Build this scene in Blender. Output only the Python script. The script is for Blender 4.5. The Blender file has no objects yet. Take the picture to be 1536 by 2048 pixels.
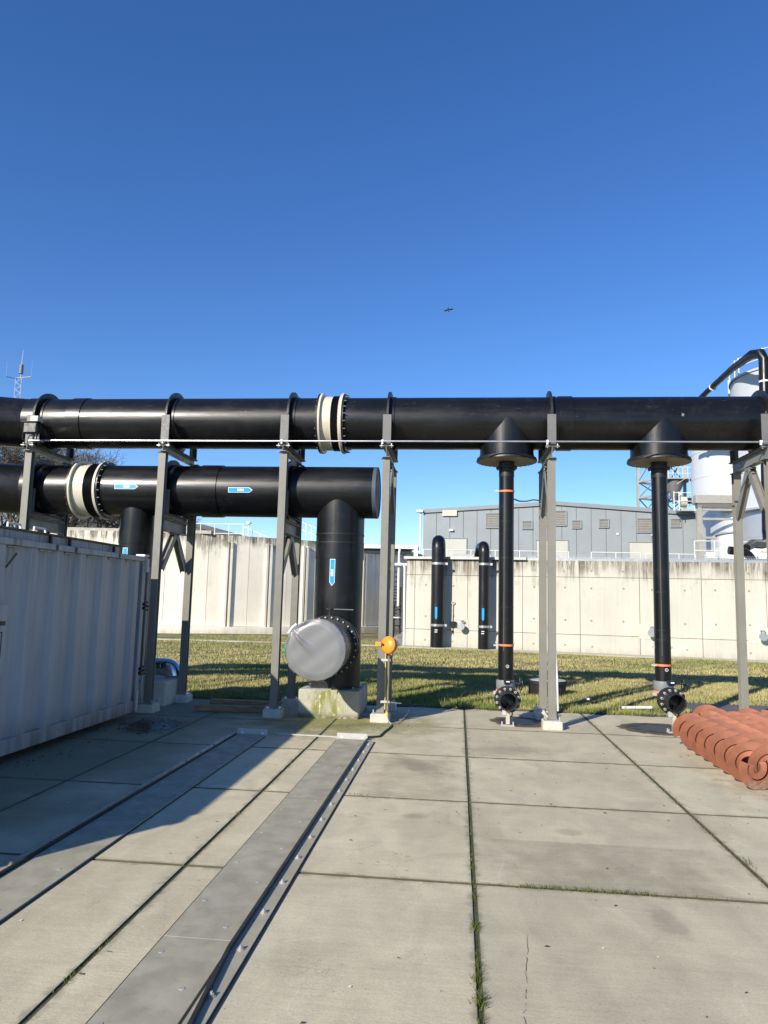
import bpy, bmesh, math, random
import numpy as np
from mathutils import Vector, Matrix
rng = random.Random(7)
NR = np.random.default_rng(11)
PI = math.pi
R = math.radians
sc = bpy.context.scene
COL = sc.collection

# ------------------------------------------------------------------ camera, sky, sun, exposure
CAM_H = 1.8793
YAW, PITCH, ROLL = .104413, .11969, .024854
cam_d = bpy.data.cameras.new('camera')
cam = bpy.data.objects.new('camera', cam_d)
COL.objects.link(cam)
sc.camera = cam
cam_d.sensor_fit = 'VERTICAL'
cam_d.sensor_height = 24
cam_d.lens = 1448.76 / 2048 * 24
cam_d.clip_start = .05
cam_d.clip_end = 4000
_f = Vector((-math.sin(YAW) * math.cos(PITCH), math.cos(YAW) * math.cos(PITCH), math.sin(PITCH)))
_r = Vector((math.cos(YAW), math.sin(YAW), 0))
_u = _r.cross(_f)
_r2 = math.cos(ROLL) * _r + math.sin(ROLL) * _u
_u2 = -math.sin(ROLL) * _r + math.cos(ROLL) * _u
M4 = Matrix((( _r2.x, _u2.x, -_f.x, 0), (_r2.y, _u2.y, -_f.y, 0), (_r2.z, _u2.z, -_f.z, CAM_H), (0, 0, 0, 1)))
cam.matrix_world = M4

SUN_EL, SUN_AZ = R(26.5), R(32)          # the sun stands behind the camera, to its left
w = bpy.data.worlds.new('World')
sc.world = w
w.use_nodes = True
nt = w.node_tree
bg = nt.nodes['Background']
sky = nt.nodes.new('ShaderNodeTexSky')
sky.sky_type = 'NISHITA'
sky.sun_disc = False
sky.sun_elevation = SUN_EL
sky.sun_rotation = PI + SUN_AZ
sky.altitude = 200
sky.air_density = 1.0
sky.dust_density = 0.0
sky.ozone_density = 4.6
hsv = nt.nodes.new('ShaderNodeHueSaturation')
hsv.inputs['Hue'].default_value = .510
hsv.inputs['Saturation'].default_value = 1.18
hsv.inputs['Value'].default_value = 1.0
nt.links.new(sky.outputs[0], hsv.inputs['Color'])
nt.links.new(hsv.outputs[0], bg.inputs[0])
bg.inputs[1].default_value = .115
sun_d = bpy.data.lights.new('sun', 'SUN')
sun_d.energy = 4.6
sun_d.angle = R(.5)
sun_d.color = (1.0, .915, .775)
sun = bpy.data.objects.new('sun', sun_d)
COL.objects.link(sun)
_toward = Vector((-math.sin(SUN_AZ) * math.cos(SUN_EL), -math.cos(SUN_AZ) * math.cos(SUN_EL), math.sin(SUN_EL)))
sun.rotation_euler = _toward.to_track_quat('Z', 'Y').to_euler()
sun.location = (-20, -30, 30)
sc.view_settings.view_transform = 'Standard'
sc.view_settings.look = 'None'
sc.view_settings.exposure = .60
sc.view_settings.gamma = 1
sc.view_settings.use_curve_mapping = False
sc.cycles.max_bounces = 6


# ------------------------------------------------------------------ material helpers
class N:
    def __init__(s, name):
        s.m = bpy.data.materials.new(name)
        s.m.use_nodes = True
        s.t = s.m.node_tree
        s.b = s.t.nodes['Principled BSDF']
        s.out = s.t.nodes['Material Output']

    def n(s, k, **kw):
        x = s.t.nodes.new(k)
        for a, v in kw.items():
            setattr(x, a, v)
        return x

    def l(s, a, b):
        s.t.links.new(a, b)

    def val(s, x, i, v):
        if hasattr(v, 'is_output') or isinstance(v, bpy.types.NodeSocket):
            s.l(v, x.inputs[i])
        else:
            x.inputs[i].default_value = v

    def math(s, op, a, b=0, c=None, clamp=False):
        x = s.n('ShaderNodeMath', operation=op, use_clamp=clamp)
        s.val(x, 0, a)
        s.val(x, 1, b)
        if c is not None:
            s.val(x, 2, c)
        return x.outputs[0]

    def pos(s, scale=(1, 1, 1), off=(0, 0, 0), obj=False):
        if obj:
            src = s.n('ShaderNodeTexCoord').outputs['Object']
        else:
            src = s.n('ShaderNodeNewGeometry').outputs['Position']
        mp = s.n('ShaderNodeMapping')
        mp.inputs['Scale'].default_value = scale
        mp.inputs['Location'].default_value = off
        s.l(src, mp.inputs['Vector'])
        return mp.outputs[0]

    def noise(s, vec, scale, detail=4, rough=.55, dist=0):
        x = s.n('ShaderNodeTexNoise')
        s.l(vec, x.inputs['Vector'])
        x.inputs['Scale'].default_value = scale
        x.inputs['Detail'].default_value = detail
        x.inputs['Roughness'].default_value = rough
        x.inputs['Distortion'].default_value = dist
        return x.outputs['Fac']

    def ramp(s, v, lo, hi, a=0., b=1.):
        x = s.n('ShaderNodeMapRange', interpolation_type='SMOOTHSTEP')
        s.val(x, 0, v)
        x.inputs[1].default_value = lo
        x.inputs[2].default_value = hi
        x.inputs[3].default_value = a
        x.inputs[4].default_value = b
        return x.outputs[0]

    def mix(s, f, a, b, mode='MIX'):
        x = s.n('ShaderNodeMix', data_type='RGBA', blend_type=mode)
        s.val(x, 0, f)
        for i, v in ((6, a), (7, b)):
            if isinstance(v, bpy.types.NodeSocket):
                s.l(v, x.inputs[i])
            else:
                x.inputs[i].default_value = (*v, 1) if len(v) == 3 else v
        return x.outputs[2]

    def scale(s, col, f):
        x = s.n('ShaderNodeVectorMath', operation='SCALE')
        if isinstance(col, bpy.types.NodeSocket):
            s.l(col, x.inputs[0])
        else:
            x.inputs[0].default_value = col
        s.val(x, 3, f)
        return x.outputs[0]

    def rnd(s):
        return s.n('ShaderNodeObjectInfo').outputs['Random']

    def z(s):
        g = s.n('ShaderNodeNewGeometry')
        x = s.n('ShaderNodeSeparateXYZ')
        s.l(g.outputs['Position'], x.inputs[0])
        return x.outputs

    def fin(s, col=None, rough=None, bump=None, bstr=.1, bdist=.02, metal=None, spec=None):
        if col is not None:
            if isinstance(col, bpy.types.NodeSocket):
                s.l(col, s.b.inputs['Base Color'])
            else:
                s.b.inputs['Base Color'].default_value = (*col, 1)
        if rough is not None:
            s.val(s.b, 'Roughness', rough) if not isinstance(rough, bpy.types.NodeSocket) else s.l(rough, s.b.inputs['Roughness'])
        if metal is not None:
            s.b.inputs['Metallic'].default_value = metal
        if spec is not None:
            s.b.inputs['Specular IOR Level'].default_value = spec
        if bump is not None:
            x = s.n('ShaderNodeBump')
            x.inputs['Strength'].default_value = bstr
            x.inputs['Distance'].default_value = bdist
            s.l(bump, x.inputs['Height'])
            s.l(x.outputs[0], s.b.inputs['Normal'])
        return s.m


def simple(name, col, rough=.6, metal=0., var=.12, sc_=6., bump=.0, bsc=40., stretch=(1, 1, 1), dirt=0., dirtcol=(.05, .045, .035), obj=False, spec=None, rvar=.1):
    k = N(name)
    p = k.pos(stretch, obj=obj)
    a = k.noise(p, sc_, 5)
    c = k.scale(col, k.ramp(a, .25, .75, 1 - var, 1 + var))
    if dirt > 0:
        d = k.noise(k.pos(stretch, (3.1, 7.7, 1.3), obj=obj), sc_ * 2.3, 6, .65)
        c = k.mix(k.ramp(d, .52, .78, 0, dirt), c, dirtcol)
    rr = k.ramp(k.noise(p, sc_ * 3, 3), .3, .7, max(.02, rough - rvar), min(1, rough + rvar))
    b = k.noise(p, bsc, 3) if bump > 0 else None
    return k.fin(c, rr, b, bump, .01, metal, spec)


# --- concrete paving slab
def m_slab():
    k = N('paving_concrete')
    p = k.pos()
    big = k.noise(p, .9, 5, .6, .6)
    mid = k.noise(k.pos((1, .55, 1), (5, 2, 0)), 3.2, 6, .62, .8)
    fine = k.noise(p, 60, 4, .7)
    grit = k.noise(p, 170, 2, .6)
    brush = k.noise(k.pos((1.5, 26, 1), (1, 6, 0)), 1.0, 4, .6)
    c = k.mix(k.ramp(big, .3, .7), (.478, .424, .290), (.568, .508, .352))
    c = k.scale(c, k.ramp(mid, .28, .72, .90, 1.06))
    c = k.scale(c, k.ramp(fine, .2, .8, .88, 1.1))
    c = k.scale(c, k.ramp(grit, .3, .7, .90, 1.08))
    c = k.scale(c, k.ramp(brush, .3, .7, .955, 1.03))
    c = k.scale(c, k.ramp(k.rnd(), 0, 1, .93, 1.05))
    spots = k.noise(k.pos((1, 1, 1), (9, 4, 0)), 1.1, 7, .7, 1.2)
    c = k.mix(k.ramp(spots, .60, .66, 0, .16), c, (.20, .18, .125))
    ln_ = k.math('ABSOLUTE', k.math('SUBTRACT', k.noise(k.pos((1, 1, 1), (12, 3, 0)), .9, 5, .55, 2.0), .5))
    msk = k.ramp(k.noise(k.pos((1, 1, 1), (2, 9, 0)), .8, 2), .5, .62)
    c = k.mix(k.math('MULTIPLY', k.ramp(ln_, .0, .004, .5, 0), msk), c, (.20, .17, .11))
    pl2 = k.math('ABSOLUTE', k.math('SUBTRACT', k.noise(k.pos((1, 1, 1), (31, 7, 0)), .6, 2, .4, 1.2), .5))
    c = k.mix(k.math('MULTIPLY', k.ramp(pl2, .0, .005, .4, 0), k.ramp(big, .5, .6)), c, (.62, .60, .52))
    # fine dark crumbs
    cr = k.noise(k.pos((1, 1, 1), (2, 8, 0)), 34, 2, .5)
    c = k.mix(k.ramp(cr, .71, .76, 0, .5), c, (.10, .09, .06))
    pal = k.noise(k.pos((1, 1, 1), (4, 1, 0)), 21, 3, .6)
    c = k.mix(k.ramp(pal, .70, .74, 0, .45), c, (.60, .58, .52))
    # rim of every slab: moss and dirt
    tc = k.n('ShaderNodeTexCoord').outputs['Object']
    ab = k.n('ShaderNodeVectorMath', operation='ABSOLUTE')
    k.l(tc, ab.inputs[0])
    sp = k.n('ShaderNodeSeparateXYZ')
    k.l(ab.outputs[0], sp.inputs[0])
    e = k.math('MAXIMUM', sp.outputs[0], sp.outputs[1])
    e = k.math('ADD', e, k.ramp(k.noise(p, 7, 5, .7), .2, .8, -.05, .03))
    c = k.mix(k.ramp(e, .93, .995, 0, .6), c, (.16, .15, .085))
    e0 = k.math('MAXIMUM', sp.outputs[0], sp.outputs[1])
    c = k.mix(k.ramp(e0, .982, .985, 0, .92), c, (.045, .045, .018))
    # algae near the concrete footing under the thick pipe
    po = k.z()
    dx = k.math('MULTIPLY', k.math('ADD', po[0], 1.9), .6)
    dy = k.math('MULTIPLY', k.math('ADD', po[1], -11.2), .8)
    d = k.math('SQRT', k.math('ADD', k.math('MULTIPLY', dx, dx), k.math('MULTIPLY', dy, dy)))
    d = k.math('ADD', d, k.ramp(k.noise(k.pos((1, 1, 1), (1, 1, 0)), 2.5, 6, .65), .2, .8, -.5, .5))
    c = k.mix(k.ramp(d, .2, 1.5, .85, 0), c, (.20, .20, .06))
    # darker, damp and green beside the container; also deepens its shadow in the colour
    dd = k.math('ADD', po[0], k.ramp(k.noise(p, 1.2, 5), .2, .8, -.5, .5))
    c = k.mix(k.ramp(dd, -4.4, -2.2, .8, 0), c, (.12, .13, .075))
    b = k.math('ADD', k.math('MULTIPLY', fine, .5), k.noise(k.pos((1, 3, 1)), 18, 4, .6))
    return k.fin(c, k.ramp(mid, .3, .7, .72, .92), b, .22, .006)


def m_wall(name, ztop, depth=.9, col=(.60, .565, .48), obj=False):
    k = N(name)
    po = k.z()
    p = k.pos()
    big = k.noise(p, .7, 5)
    c = k.scale(col, k.ramp(big, .3, .7, .93, 1.05))
    st = k.noise(k.pos((5, 5, .55)), 1.0, 7, .72)
    st2 = k.noise(k.pos((14, 14, .5), (3, 3, 3)), 1.0, 5, .7)
    blot = k.noise(k.pos((1, 1, 1.2), (7, 3, 1)), 1.3, 6, .7)
    # run-off under the coping: strongest at the top, in tongues
    lowf = k.ramp(k.noise(k.pos((1, 1, .02), (6, 2, 0)), .55, 3, .6), .3, .7, -.38, .42)
    zz = k.math('ADD', po[2], k.math('MULTIPLY', lowf, depth))
    h = k.ramp(zz, ztop - depth, ztop, 0, 1)
    s = k.math('MULTIPLY', h, k.ramp(st, .36, .60, .12, 1.3))
    s = k.math('MULTIPLY', s, k.ramp(st2, .3, .62, .25, 1.15), clamp=True)
    c = k.mix(k.math('MULTIPLY', s, 1.0, clamp=True), c, (.12, .105, .075))
    h2 = k.ramp(zz, ztop - depth * 2.3, ztop - .2, 0, 1)
    s2 = k.math('MULTIPLY', h2, k.ramp(k.math('MULTIPLY', st, blot), .25, .36, 0, .85), clamp=True)
    c = k.mix(s2, c, (.27, .25, .20))
    c = k.mix(k.ramp(blot, .62, .8, 0, .35), c, (.36, .33, .27))
    lines = k.noise(k.pos((26, 26, .5), (1, 2, 3)), 1, 3)
    c = k.scale(c, k.ramp(lines, .3, .7, .95, 1.04))
    low = k.math('MULTIPLY', k.ramp(po[2], .0, .35, 1, 0), k.ramp(st, .3, .7, .1, .8), clamp=True)
    c = k.mix(k.math('MULTIPLY', low, .6), c, (.26, .23, .15))
    c = k.scale(c, k.ramp(k.rnd(), 0, 1, .95, 1.03))
    return k.fin(c, .85, k.noise(k.pos((4, 4, 1)), 30, 4), .12, .01)


# --- black polyethylene pipe
def m_pipe(name, axis=(1, 9, 9), base=.005, r0=.27, r1=.39):
    k = N(name)
    p = k.pos(axis)
    a = k.noise(p, 1.2, 6, .65)
    b2 = k.noise(k.pos(), 1.1, 5, .6)
    dust = k.noise(k.pos((1, 1, 1), (3, 3, 3)), 4, 6, .7)
    c = k.mix(k.ramp(dust, .5, .85, 0, .3), (base, base * 1.05, base * 1.25), (.05, .048, .046))
    # thin scratches
    sx = k.noise(k.pos((2.2, 14, 30), (2, 5, 1)), 1.6, 3, .5, 1.5)
    band = k.math('ABSOLUTE', k.math('SUBTRACT', sx, .5))
    patch = k.ramp(k.noise(k.pos((1, 1, 1), (8, 1, 2)), 1.6, 3), .55, .68)
    scr = k.math('MULTIPLY', k.ramp(band, .0, .004, 1, 0), patch)
    c = k.mix(k.math('MULTIPLY', scr, .3), c, (.2, .2, .2))
    wh = k.noise(k.pos((1, 1, 1), (5, 6, 7)), 9, 3, .5)
    c = k.mix(k.ramp(wh, .76, .79, 0, .7), c, (.30, .29, .27))
    rr = k.math('ADD', k.ramp(a, .3, .7, r0, r1), k.ramp(b2, .35, .7, -.03, .08))
    rr = k.math('ADD', rr, k.math('MULTIPLY', scr, .25), clamp=True)
    return k.fin(c, rr, k.math('ADD', k.noise(p, 2.5, 4), k.math('MULTIPLY', b2, .6)), .10, .012, spec=.40)


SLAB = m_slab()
WALL_R = m_wall('wall_concrete', 3.56, .80, (.50, .48, .415))
WALL_L = m_wall('tank_concrete', 4.85, .62, (.74, .70, .60))
PIPE = m_pipe('pipe_polyethylene')
PIPEV = m_pipe('pipe_polyethylene_upright', (9, 9, 1))
PIPED = simple('pipe_black_dull', (.012, .012, .013), .5, var=.3)
STEEL = simple('painted_steel_grey', (.195, .19, .165), .42, var=.06, sc_=3, bump=.03, dirt=.12, spec=.4)
STEELD = simple('painted_steel_plate', (.135, .135, .135), .5, var=.08)
GALV = simple('galvanised_steel', (.50, .51, .52), .36, .8, var=.06, sc_=3, rvar=.04)
GALVW = simple('galvanised_pale', (.46, .46, .44), .5, .2, var=.08)
INOX = simple('stainless_steel', (.68, .66, .62), .2, 1., var=.05, sc_=3, bump=.05, bsc=8)
RUBBER = simple('black_rubber', (.012, .012, .013), .6)
IRON = simple('black_cast_iron', (.013, .014, .016), .38, var=.25, bump=.05)
CREAM = simple('cream_coating', (.55, .51, .40), .42, var=.05, dirt=.1)
TAN = simple('flange_tan', (.26, .22, .155), .7, var=.1, dirt=.3)
ORANGE = simple('orange_strap', (.72, .20, .07), .5, var=.08)
YELLOW = simple('yellow_orange_plastic', (.74, .28, .03), .35, var=.05)
BLUE = simple('blue_sticker', (.0, .30, .70), .4, var=.06)
WHITE = simple('white_paint', (.72, .72, .70), .45, var=.05)
WHITED = simple('white_print', (.75, .78, .80), .5, var=.03)
BOLT = simple('bolt_zinc', (.42, .41, .38), .5, .3)
GREYPL = simple('grey_fitting', (.17, .18, .19), .55, var=.08)
TARP = simple('grey_tarpaulin', (.185, .19, .195), .34, var=.02, sc_=2, rvar=.02)
FOOT = simple('footing_concrete', (.52, .50, .43), .88, var=.12, sc_=9, bump=.25, bsc=50, dirt=.4, dirtcol=(.14, .13, .07))
def m_primer():
    k = N('red_primer')
    a = k.noise(k.pos(), 7, 5)
    c = k.mix(k.ramp(a, .35, .7), (.34, .125, .070), (.255, .098, .058))
    c = k.scale(c, k.ramp(k.rnd(), 0, 1, .80, 1.12))
    d = k.noise(k.pos((1, 1, 1), (4, 4, 1)), 19, 5, .7)
    c = k.mix(k.ramp(d, .58, .72, 0, .55), c, (.15, .07, .045))
    return k.fin(c, .6, k.noise(k.pos(), 40, 3), .08, .01)


TERRA = m_primer()
RUSTW = simple('worn_brown_steel', (.22, .135, .085), .8, var=.35, sc_=24, bump=.3, bsc=60, dirt=.4, dirtcol=(.09, .06, .045))
PLATE = simple('track_steel_plate', (.33, .308, .235), .72, .0, var=.16, sc_=5, bump=.08, bsc=30, dirt=.35, dirtcol=(.16, .135, .10), spec=.2)
TRIM = simple('track_bed_plate', (.42, .38, .27), .5, .2, var=.1, sc_=5)
RAIL = simple('track_rail_steel', (.045, .043, .042), .42, .5, var=.25, sc_=10, bump=.1)
WOOD = simple('weathered_timber', (.26, .17, .09), .8, var=.3, sc_=3, stretch=(1, 10, 10), bump=.3, bsc=20, dirt=.4)
SOIL = simple('joint_soil', (.06, .062, .028), .95, var=.5, sc_=30, bump=.5, dirt=.7, dirtcol=(.02, .018, .012))
CLAD = simple('grey_cladding', (.235, .265, .285), .5, var=.05, sc_=.6, spec=.3)
CLADT = simple('grey_trim', (.19, .215, .235), .5, var=.05, sc_=1)
LOUV = simple('louvre_grey', (.22, .21, .20), .6, var=.1, sc_=3)
DOORM = simple('door_beige', (.42, .42, .38), .6, var=.05, sc_=1)
SILO = simple('silo_white', (.50, .53, .555), .38, var=.05, sc_=.5, stretch=(1, 1, .3), dirt=.08, spec=.5)
SILOM = simple('silo_skirt_metal', (.60, .62, .64), .36, .6, var=.08, sc_=.5, rvar=.03)
SLATE = simple('slate_roof', (.055, .065, .08), .5, var=.1, sc_=1)
NAVY = simple('dark_blue_panel', (.03, .045, .08), .5, var=.1, sc_=1)
TOWER = simple('tower_steel', (.36, .36, .33), .5, .2, var=.1, sc_=2)
BARK = simple('bare_bark', (.095, .075, .052), .9, var=.3, sc_=4)
BRICKP = simple('path_paving', (.30, .27, .22), .85, var=.15, sc_=10, bump=.3)
KERB = simple('kerb_stone', (.40, .38, .32), .85, var=.12, sc_=8)
DROP = simple('bird_dropping', (.75, .75, .72), .7)
LEAF = simple('dead_leaf', (.11, .055, .025), .8, var=.3)
MATD = simple('rubber_mat_dark', (.10, .095, .09), .75, var=.2, sc_=8, bump=.3)


def m_container():
    k = N('container_paint')
    po = k.z()
    a = k.noise(k.pos((1, 4, .35)), 1.6, 6, .7)
    c = k.scale((.36, .375, .385), k.ramp(a, .25, .75, .84, 1.10))
    st = k.noise(k.pos((1, 12, .4), (4, 0, 0)), 1.0, 5, .7)
    s = k.math('MULTIPLY', k.ramp(po[2], 1.7, 2.6, 0, 1), k.ramp(st, .45, .7, 0, .8), clamp=True)
    c = k.mix(s, c, (.08, .075, .06))
    lo = k.math('MULTIPLY', k.ramp(po[2], .1, .55, 1, 0), k.ramp(a, .35, .6, .1, .8), clamp=True)
    c = k.mix(lo, c, (.10, .085, .06))
    return k.fin(c, .5, k.noise(k.pos(), 5, 3), .05, .02)


CONT = m_container()


def m_block():                         # mossy footing block
    k = N('mossy_concrete')
    po = k.z()
    p = k.pos()
    c = k.scale((.42, .40, .33), k.ramp(k.noise(p, 3, 5), .3, .7, .85, 1.08))
    v = k.noise(k.pos((8, 8, 1.2)), 1.0, 6, .75)
    mid = k.math('ABSOLUTE', k.math('ADD', po[0], 2.02))
    band = k.ramp(k.math('ADD', mid, k.ramp(k.noise(p, 5, 4), .2, .8, -.15, .15)), .1, .42, 1, 0)
    c = k.mix(k.math('MULTIPLY', band, k.ramp(v, .35, .6, .2, 1), clamp=True), c, (.20, .205, .045))
    wh = k.ramp(k.noise(k.pos((30, 30, 9)), 1, 3), .58, .66)
    c = k.mix(k.math('MULTIPLY', wh, k.math('MULTIPLY', band, .8), clamp=True), c, (.6, .6, .5))
    low = k.math('MULTIPLY', k.ramp(po[2], 0, .12, 1, 0), k.ramp(k.noise(p, 14, 5), .3, .6, .2, 1), clamp=True)
    c = k.mix(low, c, (.11, .10, .05))
    c = k.mix(k.ramp(v, .6, .75, 0, .4), c, (.18, .18, .07))
    return k.fin(c, .88, k.noise(p, 45, 4), .3, .01)


BLOCK = m_block()


def m_lawn():
    k = N('lawn_soil')
    p = k.pos()
    c = k.mix(k.ramp(k.noise(p, .8, 6, .6), .35, .65), (.085, .10, .03), (.25, .20, .09))
    c = k.scale(c, k.ramp(k.noise(p, 22, 4), .3, .7, .6, 1.25))
    return k.fin(c, .95, k.noise(p, 30, 4), .6, .05)


LAWN = m_lawn()


def m_blade(name):
    k = N(name)
    a = k.n('ShaderNodeAttribute')
    a.attribute_name = 'tone'
    c = k.mix(a.outputs['Fac'], (.15, .205, .045), (.52, .43, .205))
    p = k.n('ShaderNodeTexNoise')
    c = k.fin(c, .7, spec=.2)
    return c


BLADE = m_blade('grass_blade')


def m_weed():
    k = N('weed_blade')
    a = k.n('ShaderNodeAttribute')
    a.attribute_name = 'tone'
    return k.fin(k.mix(a.outputs['Fac'], (.055, .085, .014), (.24, .20, .075)), .7, spec=.2)


WEED = m_weed()


def m_wet():
    k = N('wet_concrete')
    p = k.pos((1, 1, 1), obj=True)
    tc = k.n('ShaderNodeTexCoord').outputs['Object']
    ln = k.n('ShaderNodeVectorMath', operation='LENGTH')
    k.l(tc, ln.inputs[0])
    d = k.math('ADD', ln.outputs['Value'], k.ramp(k.noise(k.pos(), 3.5, 6, .7), .2, .8, -.14, .14))
    al = k.ramp(d, .82, .92, 1, 0)
    c = k.mix(k.ramp(d, .55, .8), (.035, .032, .026), (.12, .10, .065))
    c = k.scale(c, k.ramp(k.noise(k.pos(), 26, 4), .3, .7, .7, 1.3))
    rr = k.ramp(k.math('ADD', d, k.ramp(k.noise(k.pos(), 9, 4), .2, .8, -.2, .2)), .45, .8, .42, .85)
    k.l(al, k.b.inputs['Alpha'])
    return k.fin(c, rr, spec=.12)


WET = m_wet()


def m_stain(name, col, amax, rough=.85):
    k = N(name)
    tc = k.n('ShaderNodeTexCoord').outputs['Object']
    ln = k.n('ShaderNodeVectorMath', operation='LENGTH')
    k.l(tc, ln.inputs[0])
    d = k.math('ADD', ln.outputs['Value'], k.ramp(k.noise(k.pos(), 5, 6, .75), .2, .8, -.45, .45))
    k.l(k.ramp(d, .35, .95, amax, 0), k.b.inputs['Alpha'])
    return k.fin(col, rough)


STAIN = m_stain('dirt_stain', (.17, .15, .105), .17)
DAMP = m_stain('oil_stain', (.025, .022, .02), .9, .3)


# ------------------------------------------------------------------ mesh helpers
class MB:
    def __init__(s):
        s.v = []
        s.f = []

    def add(s, vs, fs):
        o = len(s.v)
        s.v += [tuple(x) for x in vs]
        s.f += [tuple(i + o for i in f) for f in fs]
        return s

    def box(s, x0, x1, y0, y1, z0, z1, ch=0.):
        if ch > 0:
            vs = []
            c = ((x0 + x1) / 2, (y0 + y1) / 2, (z0 + z1) / 2)
            h = ((x1 - x0) / 2, (y1 - y0) / 2, (z1 - z0) / 2)
            bm = bmesh.new()
            bmesh.ops.create_cube(bm, size=2)
            for v in bm.verts:
                v.co = Vector((v.co.x * h[0], v.co.y * h[1], v.co.z * h[2]))
            bmesh.ops.bevel(bm, geom=bm.edges[:], offset=ch, segments=1, affect='EDGES')
            bm.verts.index_update()
            vs = [(v.co.x + c[0], v.co.y + c[1], v.co.z + c[2]) for v in bm.verts]
            fs = [[v.index for v in f.verts] for f in bm.faces]
            bm.free()
            return s.add(vs, fs)
        vs = [(x, y, z) for z in (z0, z1) for y in (y0, y1) for x in (x0, x1)]
        return s.add(vs, [(0, 2, 3, 1), (4, 5, 7, 6), (0, 1, 5, 4), (2, 6, 7, 3), (0, 4, 6, 2), (1, 3, 7, 5)])

    def prof(s, p0, p1, pts, up=(0, 0, 1)):
        """extrude closed 2-D profile pts (a across, b along up) from p0 to p1"""
        p0, p1 = Vector(p0), Vector(p1)
        d = (p1 - p0).normalized()
        up = Vector(up)
        side = d.cross(up)
        if side.length < 1e-5:
            up = Vector((0, 1, 0))
            side = d.cross(up)
        side.normalize()
        u = side.cross(d).normalized()
        n = len(pts)
        vs = [p + side * a + u * b for p in (p0, p1) for a, b in pts]
        fs = [(i, (i + 1) % n, n + (i + 1) % n, n + i) for i in range(n)]
        fs += [tuple(range(n))[::-1], tuple(range(n, 2 * n))]
        return s.add(vs, fs)

    def bar(s, p0, p1, w, h, up=(0, 0, 1)):
        return s.prof(p0, p1, [(-w / 2, -h / 2), (w / 2, -h / 2), (w / 2, h / 2), (-w / 2, h / 2)], up)

    def ibeam(s, p0, p1, w, h, tf=.012, tw=.009, up=(0, 0, 1)):
        a, b, t = w / 2, h / 2, tw / 2
        s.prof(p0, p1, [(-a, b - tf), (a, b - tf), (a, b), (-a, b)], up)
        s.prof(p0, p1, [(-a, -b), (a, -b), (a, -b + tf), (-a, -b + tf)], up)
        return s.prof(p0, p1, [(-t, -b + tf), (t, -b + tf), (t, b - tf), (-t, b - tf)], up)

    def cyl(s, p0, p1, r0, r1=None, n=24, caps=True):
        r1 = r0 if r1 is None else r1
        p0, p1 = Vector(p0), Vector(p1)
        d = (p1 - p0).normalized()
        a = d.orthogonal().normalized()
        b = d.cross(a)
        vs = []
        for p, r in ((p0, r0), (p1, r1)):
            vs += [p + (a * math.cos(2 * PI * i / n) + b * math.sin(2 * PI * i / n)) * r for i in range(n)]
        fs = [(i, (i + 1) % n, n + (i + 1) % n, n + i) for i in range(n)]
        if caps:
            fs += [tuple(range(n))[::-1], tuple(range(n, 2 * n))]
        return s.add(vs, fs)

    def lathe(s, c, axis, prof, n=32):
        """prof: list of (distance along axis, radius); open profile"""
        c, d = Vector(c), Vector(axis).normalized()
        a = d.orthogonal().normalized()
        b = d.cross(a)
        vs, m = [], len(prof)
        for t, r in prof:
            vs += [c + d * t + (a * math.cos(2 * PI * i / n) + b * math.sin(2 * PI * i / n)) * max(r, 1e-4) for i in range(n)]
        fs = []
        for j in range(m - 1):
            fs += [(j * n + i, j * n + (i + 1) % n, (j + 1) * n + (i + 1) % n, (j + 1) * n + i) for i in range(n)]
        return s.add(vs, fs)

    def ring(s, c, axis, ri, ro, th, n=48):
        return s.lathe(c, axis, [(-th / 2, ri), (-th / 2, ro), (th / 2, ro), (th / 2, ri), (-th / 2, ri)], n)

    def tube(s, path, r, n=8, caps=True):
        path = [Vector(p) for p in path]
        rs = r if isinstance(r, (list, tuple)) else [r] * len(path)
        vs, prev = [], None
        for i, p in enumerate(path):
            d = (path[min(i + 1, len(path) - 1)] - path[max(i - 1, 0)]).normalized()
            if prev is None:
                a = d.orthogonal().normalized()
            else:
                a = (prev - d * prev.dot(d)).normalized()
            prev = a
            b = d.cross(a)
            vs += [p + (a * math.cos(2 * PI * k / n) + b * math.sin(2 * PI * k / n)) * rs[i] for k in range(n)]
        fs = []
        for j in range(len(path) - 1):
            fs += [(j * n + i, j * n + (i + 1) % n, (j + 1) * n + (i + 1) % n, (j + 1) * n + i) for i in range(n)]
        if caps:
            fs += [tuple(range(n))[::-1], tuple(range((len(path) - 1) * n, len(path) * n))]
        return s.add(vs, fs)

    def sheet(s, pts):
        return s.add(pts, [tuple(range(len(pts)))])

    def build(s, name, m, parent=None, smooth=True, kind=None, label=None):
        base = Vector((0, 0, 0))
        if parent is not None:
            base = Vector(parent['_b'])
        me = bpy.data.meshes.new(name)
        me.from_pydata([(v[0] - base.x, v[1] - base.y, v[2] - base.z) for v in s.v], [], s.f)
        me.materials.append(m)
        if smooth:
            me.polygons.foreach_set('use_smooth', [True] * len(me.polygons))
            me.set_sharp_from_angle(angle=R(32))
        o = bpy.data.objects.new(name, me)
        COL.objects.link(o)
        o['_b'] = tuple(base)
        if parent is not None:
            o.parent = parent
        if kind:
            o['kind'] = kind
        if label:
            o['label'] = label
        return o


def thing(name, label, cat, loc=(0, 0, 0), group=None):
    o = bpy.data.objects.new(name, None)
    COL.objects.link(o)
    o.location = loc
    o['_b'] = tuple(loc)
    o['label'] = label
    o['category'] = cat
    if group:
        o['group'] = group
    o.empty_display_size = .2
    return o


def tag(o, label, cat, group=None):
    o['label'] = label
    o['category'] = cat
    if group:
        o['group'] = group
    return o


def origin(o, c):
    """move a parentless mesh object's origin to c"""
    c = Vector(c)
    o.data.transform(Matrix.Translation(-c))
    o.location = c
    return o


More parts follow.
